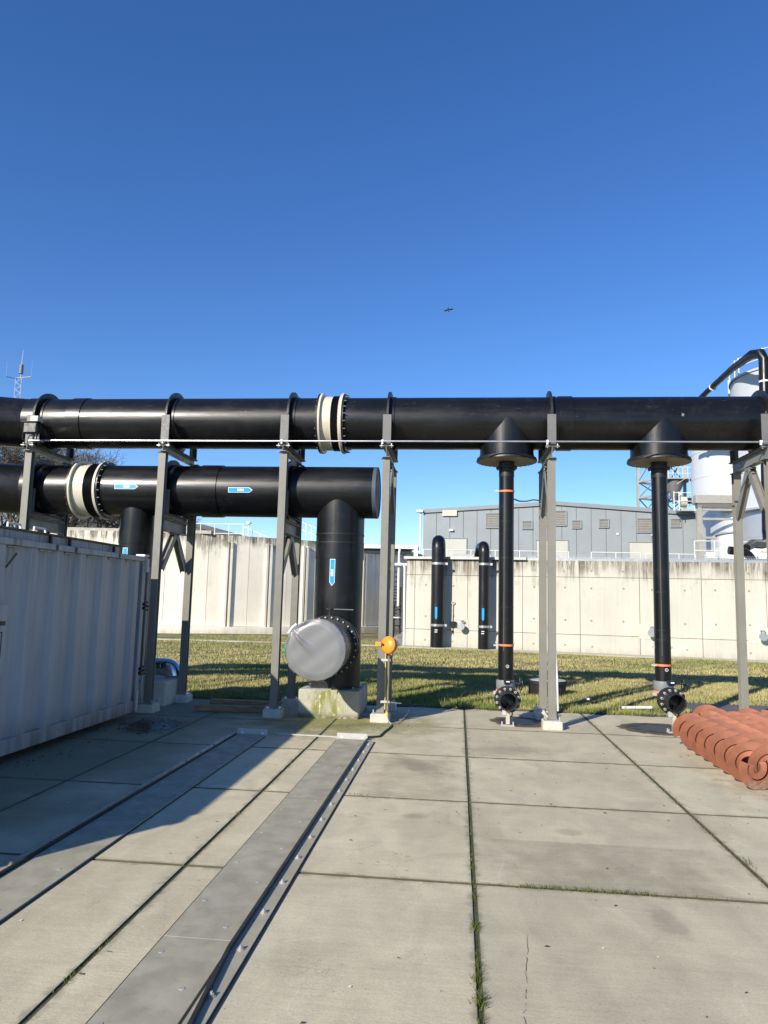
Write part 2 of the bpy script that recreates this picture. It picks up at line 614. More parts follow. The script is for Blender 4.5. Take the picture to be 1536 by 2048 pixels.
def inst(src, name, parent, loc):
    """another object on src's mesh, parented, at local offset loc"""
    o = src.copy()
    o.name = name
    COL.objects.link(o)
    o.parent = parent
    o.location = loc
    return o


def copy_tree(o, parent=None):
    c = o.copy()
    COL.objects.link(c)
    c.parent = parent
    for ch in list(o.children):
        copy_tree(ch, c)
    return c


def arc(c, a, b, r, t0, t1, n=8):
    c, a, b = Vector(c), Vector(a), Vector(b)
    return [c + (a * math.cos(t0 + (t1 - t0) * i / n) + b * math.sin(t0 + (t1 - t0) * i / n)) * r for i in range(n + 1)]


# ================================================================== SETTING
MB().sheet([(-2500, -2500, -.25), (2500, -2500, -.25), (2500, 2500, -.25), (-2500, 2500, -.25)]).build('ground', LAWN, kind='structure')
pav = MB().box(-15.9, 14.1, -6.9, 13.17, -.20, -.009).build('pavement', SOIL, kind='structure')
GX, GY = .127, 13.157
sl = MB().box(-.9905, .9905, -.9905, .9905, -.14, 0, .006)
first = None
for i in range(-8, 7):
    for j in range(1, 11):
        cx, cy = GX + 2 * i - 1, GY - 2 * j + 1
        if first is None:
            first = sl.build('slab', SLAB, pav)
            first.location = (cx, cy, 0)
        else:
            o = inst(first, 'slab', pav, (cx, cy, rng.uniform(-.001, .0008)))
            o.rotation_euler = (rng.uniform(-.0003, .0003), rng.uniform(-.0003, .0003), rng.uniform(-.002, .002))

# lawn sheet, gently uneven
def lawn_z(x, y):
    return .012 * math.sin(x * 1.7 + y * .9) + .015 * math.sin(x * .6 - y * 1.3) - .01


def lz(x, y):
    e = np.clip((y - 13.2) / .6, 0, 1)
    return (.012 * np.sin(x * 1.7 + y * .9) + .015 * np.sin(x * .6 - y * 1.3) + .01) * e - .02


xs = np.linspace(-60, 60, 121)
ys = np.concatenate([np.linspace(13.18, 32, 60), np.linspace(33, 130, 30)])
lm = MB()
vs = [(x, y, float(lz(x, y))) for y in ys for x in xs]
nx = len(xs)
fs = [(j * nx + i, j * nx + i + 1, (j + 1) * nx + i + 1, (j + 1) * nx + i) for j in range(len(ys) - 1) for i in range(nx - 1)]
lm.add(vs, fs).build('lawn', LAWN, kind='structure')

# right wall frame: face runs from WA to WB
WA, WB = Vector((-2.15, 30.2, 0)), Vector((11.4, 28.0, 0))
WD = (WB - WA).normalized()
WN = Vector((WD.y, -WD.x, 0))          # towards the camera
W3 = lambda u, d, z: WA + WD * u + WN * d + Vector((0, 0, z))

# kerb strip and paths
pth = MB()
pth.prof(W3(-.3, .45, .0), W3(30, .45, .0), [(-.42, -.03), (.42, -.03), (.42, .02), (-.42, .02)])
pth.build('path', KERB, kind='structure')
k2 = MB()
k2.bar((-20, 29.0, .01), (-2.6, 29.5, .01), .25, .06)
tag(k2.build('kerb', KERB), 'thin pale concrete edging crossing the grass in front of the round tank', 'kerb')
p2 = MB()
p2.sheet([(-3.3, 29.6, .012), (-1.9, 29.9, .012), (-1.2, 40, .012), (-2.6, 60, .012), (-4.6, 60, .012), (-3.2, 44, .012)])
p2.build('path', BRICKP, kind='structure')
md = MB().box(4.2, 14, 13.2, 15.05, -.1, .012, .01).build('rubber_mat', MATD)
tag(origin(md, (8, 14, 0)), 'dark weathered mat slab lying on the grass edge behind the red spirals', 'mat')

# ------------------------------------------------------------------ grass
def blades(n, x0, x1, y0, y1, hmin, hmax, wd, maskf=None, tuft=.5):
    x = NR.uniform(x0, x1, n)
    y = NR.uniform(0, 1, n) ** 1.25 * (y1 - y0) + y0
    def nz(s, ph):
        return (np.sin(x * s + ph) * np.cos(y * s * 1.1 - ph * 1.7) + .6 * np.sin(x * s * 2.3 - y * s * 1.9 + ph) + .4 * np.sin(x * s * 5.1 + y * s * 4.3 + ph * 2))
    t = nz(1.1, .4) * .5 + nz(.33, 2.1) * .5
    tone = 1 / (1 + np.exp(-(t + .62) * 2.6)) * .82 + NR.uniform(-.25, .28, n)
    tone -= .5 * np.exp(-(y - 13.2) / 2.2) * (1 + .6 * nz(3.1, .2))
    far = np.clip((y - 24) / 5, 0, 1)
    tone = tone * (1 - far) + (.34 + NR.uniform(-.2, .3, n)) * far
    tone = np.clip(tone, 0, 1)
    h = NR.uniform(hmin, hmax, n) * (1 + .45 * np.clip(nz(2.7, 1.3), -1, 1)) * (1.15 - .35 * tone)
    h = np.maximum(h, .02)
    a = NR.uniform(0, 2 * PI, n)
    lean = h * NR.uniform(.1, .7, n)
    b = NR.uniform(0, 2 * PI, n)
    z = lz(x, y) - .004
    wv = wd * NR.uniform(.6, 1.3, n)
    V = np.zeros((n, 3, 3))
    V[:, 0] = np.stack([x - np.cos(a) * wv, y - np.sin(a) * wv, z], 1)
    V[:, 1] = np.stack([x + np.cos(a) * wv, y + np.sin(a) * wv, z], 1)
    V[:, 2] = np.stack([x + np.cos(b) * lean, y + np.sin(b) * lean, z + h], 1)
    keep = np.ones(n, bool) if maskf is None else maskf(x, y)
    return V[keep], tone[keep]


def lawn_mask(x, y):
    wy = 30.2 - (x + 2.15) * (2.2 / 13.55)           # wall face line
    k = (y < wy - .95) | (x < -2.6)
    k &= ~((x > 4.2) & (y < 15.08))
    k &= ~((np.abs(y - (29 + (x + 20) * .5 / 17.4)) < .14) & (x < -2.6))
    k &= ~((x > -3.35) & (x < -1.2) & (y > 29.3))
    k &= ~((x + 18.54) ** 2 + (y - 50.07) ** 2 < 16.6 ** 2)
    k &= ((x - 1.87) ** 2 + (y - 15.75) ** 2 > .40 ** 2)
    return k


A, ta = blades(150000, -7.5, 8.5, 13.14, 19.5, .03, .082, .0055, lawn_mask)
B, tb = blades(110000, -12, 11.5, 19, 34, .03, .07, .010, lawn_mask)
C_, tc_ = blades(9000, -7.5, 8.5, 13.12, 13.5, .04, .13, .006, lawn_mask)
V = np.concatenate([A, B, C_])
T = np.concatenate([ta, tb, tc_])
nb = len(V)
me = bpy.data.meshes.new('grass')
me.vertices.add(nb * 3)
me.vertices.foreach_set('co', V.reshape(-1))
me.loops.add(nb * 3)
me.loops.foreach_set('vertex_index', np.arange(nb * 3, dtype=np.int32))
me.polygons.add(nb)
me.polygons.foreach_set('loop_start', np.arange(0, nb * 3, 3, dtype=np.int32))
me.update(calc_edges=True)
at = me.attributes.new('tone', 'FLOAT', 'POINT')
at.data.foreach_set('value', np.repeat(T, 3).astype(np.float32))
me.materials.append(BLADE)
go = bpy.data.objects.new('grass', me)
COL.objects.link(go)
go['kind'] = 'stuff'
tag(go, 'short patchy green and straw coloured grass between paving and tank walls', 'grass')


def tuft_mesh(name, pts, label=None, top=True):
    """pts: (x, y, n blades, spread x, spread y, height, tone)"""
    Vv, Tt = [], []
    for x, y, n, sx, sy, h, tn in pts:
        for q in range(n):
            px, py = x + rng.gauss(0, sx), y + rng.gauss(0, sy)
            a, b = rng.uniform(0, 2 * PI), rng.uniform(0, 2 * PI)
            hh = h * rng.uniform(.4, 1.1)
            ln = hh * rng.uniform(.3, 1.4)
            wv = rng.uniform(.0022, .005)
            z = -.02
            Vv += [(px - math.cos(a) * wv, py - math.sin(a) * wv, z), (px + math.cos(a) * wv, py + math.sin(a) * wv, z), (px + math.cos(b) * ln, py + math.sin(b) * ln, hh)]
            Tt += [min(1, max(0, tn + rng.uniform(-.2, .2)))] * 3
    me = bpy.data.meshes.new(name)
    me.from_pydata(Vv, [], [(i, i + 1, i + 2) for i in range(0, len(Vv), 3)])
    at = me.attributes.new('tone', 'FLOAT', 'POINT')
    at.data.foreach_set('value', Tt)
    me.materials.append(WEED)
    o = bpy.data.objects.new(name, me)
    COL.objects.link(o)
    return o


jp = []
# moss and grass along the open joints
for y, n, h in [(5.46, 30, .02), (5.62, 16, .02), (5.9, 16, .02), (6.2, 12, .02), (4.95, 26, .025), (5.17, 26, .02), (4.51, 90, .03), (4.2, 20, .02), (4.05, 60, .02), (3.93, 70, .028), (3.71, 110, .04), (3.5, 60, .022), (3.4, 60, .03)]:
    jp.append((GX, y, n, .014, .035, h, .12))
for x in np.arange(.2, 1.75, .03):
    d = 1 if .45 < x < 1.3 else .35
    jp.append((float(x), 5.165, int(14 * d), .02, .013, .022 * d + .01, .3))
for y in np.arange(5.2, 12.9, .07):
    jp.append((2.127, float(y), 4, .012, .03, .018, .4))
    if rng.random() < .5:
        jp.append((GX, float(y), 2, .01, .03, .014, .45))
jp += [(2.16, 5.89, 50, .02, .05, .03, .3), (-1.873, 6.39, 26, .015, .04, .03, .5), (-1.873, 3.65, 40, .012, .06, .02, .3), (-1.873, 3.95, 20, .012, .06, .02, .35),
       (-.95, 7.19, 34, .05, .012, .03, .45), (-.6, 7.17, 12, .05, .012, .015, .4), (2.127, 12.6, 30, .03, .05, .03, .4), (1.9, 11.16, 14, .15, .01, .02, .6)]
for x in np.arange(-4.4, 5, .12):
    if rng.random() < .6:
        jp.append((float(x), 7.157 if rng.random() < .5 else 9.157, 2, .03, .006, .006, .2))
moss = tuft_mesh('joint_weeds', jp)
moss['kind'] = 'stuff'
tag(moss, 'small grass and moss growing in the joints between the concrete slabs', 'weeds')
dry = tuft_mesh('dry_stalks', [(.0, 14.4, 16, .35, .5, .42, .95), (-.4, 14.0, 10, .2, .3, .35, .95), (2.3, 14.6, 60, .35, .3, .16, .9), (2.9, 15.6, 50, .4, .4, .18, .95), (-5.3, 15.5, 16, .3, .4, .4, .95), (5.2, 13.9, 40, .5, .3, .12, .9), (-1.5, 13.9, 12, .5, .3, .25, .9), (-2.6, 14.8, 20, .7, .6, .2, .95)])
dry['kind'] = 'stuff'
tag(dry, 'dry straw coloured stalks standing out of the lawn near the paving', 'dry grass')

# ------------------------------------------------------------------ far things: round tank, left
TC, TR, TZ = Vector((-18.54, 50.07, 0)), 16.27, 4.87
tank = thing('round_tank', 'tall pale round concrete tank with vertical ribs and dark run-off stains below its rim', 'tank', tuple(TC))
MB().cyl((TC.x, TC.y, -.2), (TC.x, TC.y, TZ - .02), TR - .12, n=120).build('tank_core', WALL_L, tank)
P = lambda a, r, z: Vector((TC.x + math.cos(R(a)) * r, TC.y + math.sin(R(a)) * r, z))
a0 = -100.
while a0 < 2:
    a1 = a0 + 3.575
    m_ = MB()
    q = [P(a0 + .03, TR, .35), P(a1 - .03, TR, .35), P(a1 - .03, TR, TZ), P(a0 + .03, TR, TZ), P(a0 + .03, TR - .11, .35), P(a1 - .03, TR - .11, .35), P(a1 - .03, TR - .11, TZ), P(a0 + .03, TR - .11, TZ)]
    m_.add(q, [(0, 1, 2, 3), (3, 2, 6, 7), (1, 5, 6, 2), (4, 0, 3, 7), (0, 4, 5, 1)])
    m_.build('wall_panel', WALL_L, tank, smooth=False)
    a0 = a1
for k_ in range(-2, 9):
    a = -64.25 + 7.15 * k_
    for da in (-.36, .36):
        m_ = MB()
        c0, c1 = P(a + da, TR + .05, .3), P(a + da, TR + .05, TZ - .32)
        m_.bar(c0, c1, .11, .16, up=(math.cos(R(a)), math.sin(R(a)), 0))
        m_.build('rib', WALL_L, tank, smooth=False)
pl = MB()
for i in range(-28, 2):
    t0, t1 = i * 3.6, i * 3.6 + 3.6
    q = [P(t0, TR + .28, -.1), P(t1, TR + .28, -.1), P(t1, TR + .28, .33), P(t0, TR + .28, .33), P(t0, TR - .1, .34), P(t1, TR - .1, .34)]
    pl.add(q, [(0, 1, 2, 3), (3, 2, 5, 4)])
pl.build('plinth', WALL_L, tank)
MB().bar((-20.9, 34.2, TZ + .1), (-12.3, 35.1, TZ + .1), .5, .16).build('coping', KERB, tank)
for k_ in range(15):
    z = .7 + k_ * .175 + (0 if k_ < 12 else (k_ - 11) * .12)
    MB().tube([P(-25.2, TR, z), P(-25.4, TR + .14, z), P(-24.5, TR + .14, z), P(-24.3, TR, z)], .02, 5).build('rung', RUBBER, tank)


def railing(name, label, pts, h, nposts, rails=(1., .5), m=WHITE, r=.024, kick=False, grp=None, cat='railing', every=None):
    """pts: base polyline"""
    t = thing(name, label, cat, tuple(pts[0]), grp)
    pts = [Vector(p) for p in pts]
    for f in rails:
        MB().tube([p + Vector((0, 0, h * f)) for p in pts], r, 6).build('rail', m, t)
    # posts at equal parameter steps
    L = [0]
    for i in range(1, len(pts)):
        L.append(L[-1] + (pts[i] - pts[i - 1]).length)
    for k in range(nposts):
        s = L[-1] * k / (nposts - 1)
        i = max(j for j in range(len(L)) if L[j] <= s + 1e-6)
        i = min(i, len(pts) - 2)
        f = (s - L[i]) / max(1e-6, L[i + 1] - L[i])
        p = pts[i].lerp(pts[i + 1], f)
        MB().cyl(p, p + Vector((0, 0, h)), r * 1.15, n=6).build('post', m, t)
    return t


railing('railing', 'white railing on top of the round tank, below the lower pipe', [(-17.5, 45, 5.2), (-13.74, 45, 5.2)], 1.22, 5)
railing('stair_railing', 'white sloping stair railing on the round tank beside the white top railing', [(-13.5, 44.3, 5.25), (-11.3, 44.3, 4.35)], .95, 5, (1., ), grp=None)
railing('stair_railing', 'white double stair railing sloping down just left of the thick vertical pipe', [(-10.6, 46, 5.9), (-8.4, 46, 5.0)], 1.0, 7, (1., .5))
lp = thing('yard_lamp', 'small white round lamp on a thin post above the round tank rim', 'lamp', (-13.1, 44, 4.8))
MB().cyl((-13.1, 44, 4.8), (-13.1, 44, 6.3), .03, n=6).build('post', WHITE, lp)
MB().lathe((-13.1, 44, 6.3), (0, 0, 1), [(0, .02), (.03, .16), (.12, .18), (.2, .1), (.22, .0)], 14).build('lamp_head', WHITE, lp)
wp = MB().cyl((-11.05, 44, 4.8), (-11.0, 44, 8.2), .022, n=5).build('antenna_rod', WHITE)
tag(origin(wp, (-11.05, 44, 4.8)), 'thin white rod standing on the round tank, tallest in that group', 'antenna')
gb = thing('gable_building', 'dark slate roofed building sloping down behind the round tank', 'building', (-34, 80, 0))
MB().prof((-38, 78, 0), (-38, 92, 0), [(-19.5, 0), (19.5, 0), (19.5, 7), (0, 11.6), (-19.5, 7)], up=(0, 0, 1)).build('wall', CLAD, gb, smooth=False)
ro = MB()
ro.add([(-38, 77.5, 12.0), (-18, 77.5, 7.1), (-18, 93, 7.1), (-38, 93, 12.0), (-38, 77.5, 11.5), (-18, 77.5, 6.6), (-18, 93, 6.6), (-38, 93, 11.5)], [(0, 1, 2, 3), (0, 4, 5, 1), (1, 5, 6, 2), (2, 6, 7, 3), (4, 7, 6, 5)])
ro.add([(-38, 77.5, 12.0), (-58, 77.5, 7.1), (-58, 93, 7.1), (-38, 93, 12.0)], [(3, 2, 1, 0)])
ro.build('roof', SLATE, gb, smooth=False)
MB().box(-57, -19, 77.6, 77.95, 3, 7.0).build('gable_cladding', SLATE, gb)
MB().add([(-57.5, 77.6, 7.0), (-18.5, 77.6, 7.0), (-38, 77.6, 11.7)], [(0, 1, 2)]).build('gable_panel', SLATE, gb)

# ------------------------------------------------------------------ right tank wall
wt = thing('tank_wall', 'long pale concrete tank wall with formwork joints, tie holes and dark streaks along its top', 'wall', tuple(WA))
WLEN, WZ = 27., 3.56
core = MB()
core.add([W3(0, -.02, -.3), W3(WLEN, -.02, -.3), W3(WLEN, -.02, WZ - .01), W3(0, -.02, WZ - .01), W3(0, -20, -.3), W3(WLEN, -20, -.3), W3(WLEN, -20, WZ - .01), W3(0, -20, WZ - .01)],
         [(0, 1, 2, 3), (3, 2, 6, 7), (4, 0, 3, 7), (1, 5, 6, 2)])
core.build('wall_core', SOIL, wt, smooth=False)
us = [0., .36] + [.36 + 2.2 * i for i in range(1, 13)]
for i in range(len(us) - 1):
    for z0, z1 in ((0, .70), (.70, 2.92), (2.92, WZ)):
        g = .009
        m_ = MB()
        a, b = us[i] + (g if i else 0), us[i + 1] - g
        z0_, z1_ = z0 + (g if z0 else -.1), z1 - (g if z1 < WZ else 0)
        m_.add([W3(a, 0, z0_), W3(b, 0, z0_), W3(b, 0, z1_), W3(a, 0, z1_), W3(a, -.03, z0_), W3(b, -.03, z0_), W3(b, -.03, z1_), W3(a, -.03, z1_)],
               [(0, 1, 2, 3), (3, 2, 6, 7), (1, 5, 6, 2), (4, 0, 3, 7), (0, 4, 5, 1)])
        m_.build('concrete_panel', WALL_R, wt, smooth=False)
# return wall (left flank) is part of the core; tie holes
th = MB()
for i in range(1, len(us) - 1):
    for z in (.27, 1.25, 2.5, 3.16):
        for f in (.45, 1.62):
            if rng.random() < .22:
                continue
            u = us[i] + f + rng.uniform(-.03, .03)
            th.lathe(W3(u, .002, z + rng.uniform(-.02, .02)), WN, [(0, .042), (.004, .036), (.003, .0)], 10)
th.build('tie_holes', simple('tie_hole_dark', (.27, .25, .21), .9), wt, kind='stuff')
lf = MB()
lf.add([W3(-.0, .0, -.1), W3(-.001, .0, WZ), W3(-.001, -18, WZ), W3(0, -18, -.1)], [(0, 1, 2, 3)])
lf.build('side_face', WALL_R, wt, smooth=False)
MB().bar(W3(-.1, -.1, WZ + .06), W3(4.9, -.1, WZ + .06), .5, .1).build('coping', GALVW, wt)
# toothed grating along the top
gt = thing('toothed_grating', 'long grey toothed grating standing along the top of the right tank wall', 'grating', tuple(W3(4.9, 0, WZ)))
MB().prof(W3(4.95, -.15, WZ + .05), W3(WLEN, -.15, WZ + .05), [(-.08, -.05), (.08, -.05), (.08, .05), (-.08, .05)]).build('base_rail', GALV, gt)
MB().bar(W3(4.95, -.15, WZ + .14), W3(WLEN, -.15, WZ + .14), .02, .02).build('middle_rail', GALV, gt)
g_ = MB()
u = 5.
while u < 24:
    g_.bar(W3(u, -.15, WZ + .08), W3(u - .02, -.15, WZ + .19), .03, .012)
    g_.bar(W3(u - .02, -.15, WZ + .19), W3(u - .08, -.15, WZ + .25), .03, .012)
    u += .085
g_.build('teeth', GALV, gt, kind='stuff')

# downpipes at the wall corner
dpipe = thing('downpipe', 'white downpipe at the left corner of the right tank wall', 'pipe', (-2.35, 30.2, 0), 'white pipes at the wall corner')
MB().tube([(-2.22, 30.35, 0), (-2.25, 30.35, 3.2), (-2.3, 30.5, 3.35), (-2.5, 30.8, 3.4)], .045, 8).build('pipe', WHITE, dpipe)
dp2 = thing('thin_downpipe', 'second thinner white pipe just left of the corner downpipe', 'pipe', (-2.6, 31.5, 0), 'white pipes at the wall corner')
MB().tube([(-2.6, 31.6, 1.6), (-2.6, 31.6, 3.9), (-2.55, 31.6, 4.2)], .05, 8).build('pipe', WHITE, dp2)
MB().box(-2.8, -2.0, 31.4, 31.8, 3.35, 3.45).build('bracket', WHITE, dp2)
vg = thing('valve_group', 'dark valves and white flanges low in the gap between the two tanks', 'valve', (-3.1, 36, 0))
MB().cyl((-3.2, 36, 0), (-3.2, 36, 1.6), .10, n=10).build('standpipe', IRON, vg)
MB().cyl((-2.85, 36, .2), (-2.85, 36, 2.5), .05, n=8).build('spindle', IRON, vg)
for z in (.6, 1.0, 1.4):
    MB().ring((-3.0, 36, z), (0, 0, 1), .02, .2, .05, 12).build('flange', WHITE if z == 1.0 else IRON, vg)
MB().box(-3.5, -2.8, 35.8, 36.2, 1.6, 1.75).build('bracket', IRON, vg)
cn = thing('roofed_walkway', 'low flat white canopy edge behind the gap between the tanks', 'canopy', (-4, 36.5, 4))
MB().box(-5.2, -2.05, 36.3, 37.5, 4.42, 4.6).build('roof_edge', WHITE, cn)
MB().box(-2.25, -2.05, 36.3, 36.5, 3.4, 4.42).build('post', WHITE, cn)
MB().box(-5.0, -2.4, 36.5, 37.4, 4.2, 4.4).build('underside', IRON, cn)
fl = thing('small_floodlight', 'small black floodlight on the rim of the round tank beside the gap', 'floodlight', (-3.95, 42.8, 4.87))
MB().cyl((-3.95, 42.8, 4.87), (-3.95, 42.8, 5.25), .03, n=6).build('stem', RUBBER, fl)
MB().box(-4.15, -3.8, 42.6, 42.8, 5.2, 5.45).build('lamp_head', RUBBER, fl)

# wall valves
def wall_valve(u, label, grp='small blue grey valves on the right tank wall'):
    b = W3(u, 0, .9)
    t = thing('wall_valve', label, 'valve', tuple(b), grp)
    m_ = MB()
    m_.add([W3(u - .45, .012, .62), W3(u + .25, .012, .62), W3(u + .25, .012, 1.18), W3(u - .45, .012, 1.18), W3(u - .45, 0, .62), W3(u + .25, 0, .62), W3(u + .25, 0, 1.18), W3(u - .45, 0, 1.18)], [(0, 1, 2, 3), (3, 2, 6, 7), (0, 3, 7, 4), (1, 5, 6, 2), (0, 4, 5, 1)])
    m_.build('back_plate', WALL_R, t, smooth=False)
    MB().cyl(W3(u, .01, .9), W3(u, .3, .88), .09, n=12).build('valve_body', GALV, t)
    MB().ring(W3(u, .32, .87), WN, .0, .15, .05, 14).build('flange', GALV, t)
    MB().ring(W3(u, .16, 1.1), (0, 0, 1), .05, .09, .02, 12).build('handwheel', GALV, t)
    MB().cyl(W3(u, .2, .9), W3(u, .2, 1.1), .02, n=6).build('spindle', GALV, t)
    return t


wall_valve(2.35, 'small valve with plate between the two black wall standpipes')
wall_valve(5.75, 'small valve on the tank wall just right of the middle support posts')
wall_valve(9.55, 'small valve with plate half hidden behind the right riser pipe')
wall_valve(13.35, 'small blue grey valve on the wall right of the rightmost support post')

for i, (u, ztop, r_, lab, dr) in enumerate(((1.42, 4.55, .27, 'left, taller black standpipe with blue arrow bending over the tank wall top', 0), (3.28, 4.3, .215, 'right, shorter black standpipe with blue arrow bending over the tank wall top', -.12))):
    t = thing('standpipe', lab, 'pipe', tuple(W3(u, .55, 0)), 'standpipes on the tank wall')
    b = W3(u, .5, 0)
    back = Vector((dr, 1, 0)).normalized()
    er = r_ * 1.15
    path = [b, b + Vector((0, 0, ztop - er - r_))] + arc(b + Vector((0, 0, ztop - er - r_)) + back * er, -back, (0, 0, 1), er, 0, PI / 2, 8) + [b + Vector((0, 0, ztop - r_)) + back * .9, b + Vector((0, 0, ztop - r_ - .5)) + back * 1.5]
    MB().tube(path, r_, 22).build('pipe', PIPEV, t)
    for z, in ((3.36,), (.9,)):
        MB().ring(b + Vector((0, 0, z)), (0, 0, 1), r_ * .9, r_ + .02, .09, 22).build('clamp', GALV, t)
        MB().bar(b + WD * r_ + Vector((0, 0, z)), b + WD * (r_ + .12) + Vector((0, 0, z)), .03, .09).build('clamp_lug', GALV, t)
    MB().add([b + WN * (r_ + .006) + WD * x + Vector((0, 0, z)) for x, z in ((-.045, 1.2), (0, 1.12), (.045, 1.2), (.045, 1.62), (-.045, 1.62))], [(0, 1, 2, 3, 4)]).build('flow_arrow', BLUE, t)
    MB().ring(b + Vector((0, 0, ztop - er - r_)), (0, 0, 1), r_ * .9, r_ + .008, .03, 22).build('weld', PIPED, t)
    for z in (.62, .7):
        MB().box(b.x - .16 + z * .1, b.x - .05 + z * .1, b.y - r_ - .008, b.y - r_ + .03, z, z + .03).build('tape', WHITED, t)
ht = thing('wall_bracket', 'thin rod with ring and dark box fixed to the wall beside the left standpipe', 'bracket', tuple(W3(2.0, 0, 0)))
MB().cyl(W3(1.98, .05, .55), W3(1.98, .05, 1.75), .012, n=6).build('rod', IRON, ht)
MB().ring(W3(1.98, .06, 1.8), WN, .035, .07, .02, 12).build('ring', GALVW, ht)
MB().box(*(lambda c: (c.x - .12, c.x + .12, c.y - .1, c.y + .02, .85, 1.05))(W3(1.98, .05, 0))).build('box', IRON, ht)

# ------------------------------------------------------------------ grey industrial building
BA, BB = Vector((-3.28, 66, 0)), Vector((19.9, 62.55, 0))
BD = (BB - BA).normalized()
BN = Vector((BD.y, -BD.x, 0))
BL = (BB - BA).length
B3 = lambda u, d, z: BA + BD * u + BN * d + Vector((0, 0, z))
bld = thing('industrial_building', 'wide grey clad industrial hall with low pitched roof behind the right tank wall', 'building', tuple(BA))
UR = 11.8
ztopf = lambda u: 10.0 + (10.65 - 10.0) * u / UR if u < UR else 10.65 - (10.65 - 9.65) * (u - UR) / (BL - UR)
c_ = MB()
c_.add([B3(0, -.06, 0), B3(BL, -.06, 0), B3(BL, -.06, ztopf(BL)), B3(UR, -.06, 10.65), B3(0, -.06, 10.0), B3(0, -30, 0), B3(BL, -30, 0), B3(BL, -30, ztopf(BL)), B3(UR, -30, 10.65), B3(0, -30, 10.0)],
       [(0, 1, 2, 3, 4), (1, 6, 7, 2), (5, 0, 4, 9), (4, 3, 8, 9), (3, 2, 7, 8)])
c_.build('wall', CLADT, bld, smooth=False)
nP = 19
for i in range(nP):
    a, b = BL * i / nP + .025, BL * (i + 1) / nP - .025
    m_ = MB()
    m_.add([B3(a, 0, 0), B3(b, 0, 0), B3(b, 0, ztopf(b) - .3), B3(a, 0, ztopf(a) - .3), B3(a, -.05, 0), B3(b, -.05, 0), B3(b, -.05, ztopf(b) - .3), B3(a, -.05, ztopf(a) - .3)], [(0, 1, 2, 3), (3, 2, 6, 7), (1, 5, 6, 2), (4, 0, 3, 7)])
    m_.build('cladding_panel', CLAD, bld, smooth=False)
tr = MB()
tr.bar(B3(-.1, .05, 9.97), B3(UR, .05, 10.62), .16, .34)
tr.bar(B3(UR, .05, 10.62), B3(BL + .1, .05, 9.62), .16, .34)
tr.build('roof_trim', CLADT, bld, smooth=False)


def opening(name, u0, u1, z0, z1, m, frame=True, slats=0, d=.06):
    o = MB()
    o.add([B3(u0, d, z0), B3(u1, d, z0), B3(u1, d, z1), B3(u0, d, z1), B3(u0, 0, z0), B3(u1, 0, z0), B3(u1, 0, z1), B3(u0, 0, z1)], [(0, 1, 2, 3), (3, 2, 6, 7), (1, 5, 6, 2), (4, 0, 3, 7), (0, 4, 5, 1)])
    o = o.build(name, m, bld, smooth=False)
    if frame:
        f = MB()
        e = .07
        f.bar(B3(u0 - e, d + .02, z1 + e / 2), B3(u1 + e, d + .02, z1 + e / 2), .1, e)
        f.bar(B3(u0 - e, d + .02, z0 - e / 2), B3(u1 + e, d + .02, z0 - e / 2), .1, e)
        f.bar(B3(u0 - e / 2, d + .02, z0), B3(u0 - e / 2, d + .02, z1), .1, e, up=BN)
        f.bar(B3(u1 + e / 2, d + .02, z0), B3(u1 + e / 2, d + .02, z1), .1, e, up=BN)
        f.build('frame', CLAD, o, smooth=False)
    if slats:
        s_ = MB()
        for k in range(slats):
            z = z0 + (z1 - z0) * (k + .5) / slats
            s_.bar(B3(u0, d + .02, z), B3(u1, d + .02, z), .05, .03)
        s_.build('slats', LOUV, o, smooth=False, kind='stuff')
    return o


UX = lambda x: (x + 3.28) / BD.x
opening('door', UX(-1.35), UX(.65), 4.5, 7.47, DOORM, d=.02)
opening('door', UX(6.75), UX(9.4), 4.5, 7.33, DOORM, d=.02)
opening('door', UX(14.4), UX(17.4), 4.5, 7.2, DOORM, d=.02)
for a, b, z0, z1 in ((2.42, 4.6, 8.47, 9.7), (8.2, 9.25, 8.67, 9.9), (7.0, 8.0, 8.67, 9.9), (15.1, 17.0, 8.08, 9.2)):
    opening('louvre', UX(a), UX(b), z0, z1, LOUV, slats=8)
for a, b, z0, z1 in ((5.6, 6.37, 8.37, 9.0), (9.8, 10.48, 8.43, 9.05), (12.03, 12.75, 8.5, 9.15), (17.75, 18.45, 8.53, 9.15)):
    opening('window', UX(a), UX(b), z0, z1, LOUV, slats=5)
sg = opening('sign_box', UX(-1.5), UX(-.2), 9.52, 10.02, CREAM, frame=False, d=.2)
opening('wall_lamp', UX(-.85), UX(-.5), 8.15, 8.3, WHITE, frame=False, d=.25)
opening('wall_lamp', UX(16.2), UX(16.65), 7.75, 7.9, WHITE, frame=False, d=.25)
opening('sensor', UX(13.4), UX(13.6), 7.85, 7.98, WHITE, frame=False, d=.1)
MB().cyl(B3(-.22, .1, 0), B3(-.22, .1, 9.9), .09, n=8).build('downpipe', WHITE, bld)
MB().box(-3.9, -3.3, 65.6, 66.1, 9.85, 10.05).build('gutter_end', WHITE, bld)
MB().cyl(B3(BL + .15, .1, 0), B3(BL + .15, .1, 9.5), .09, n=8).build('downpipe', WHITE, bld)

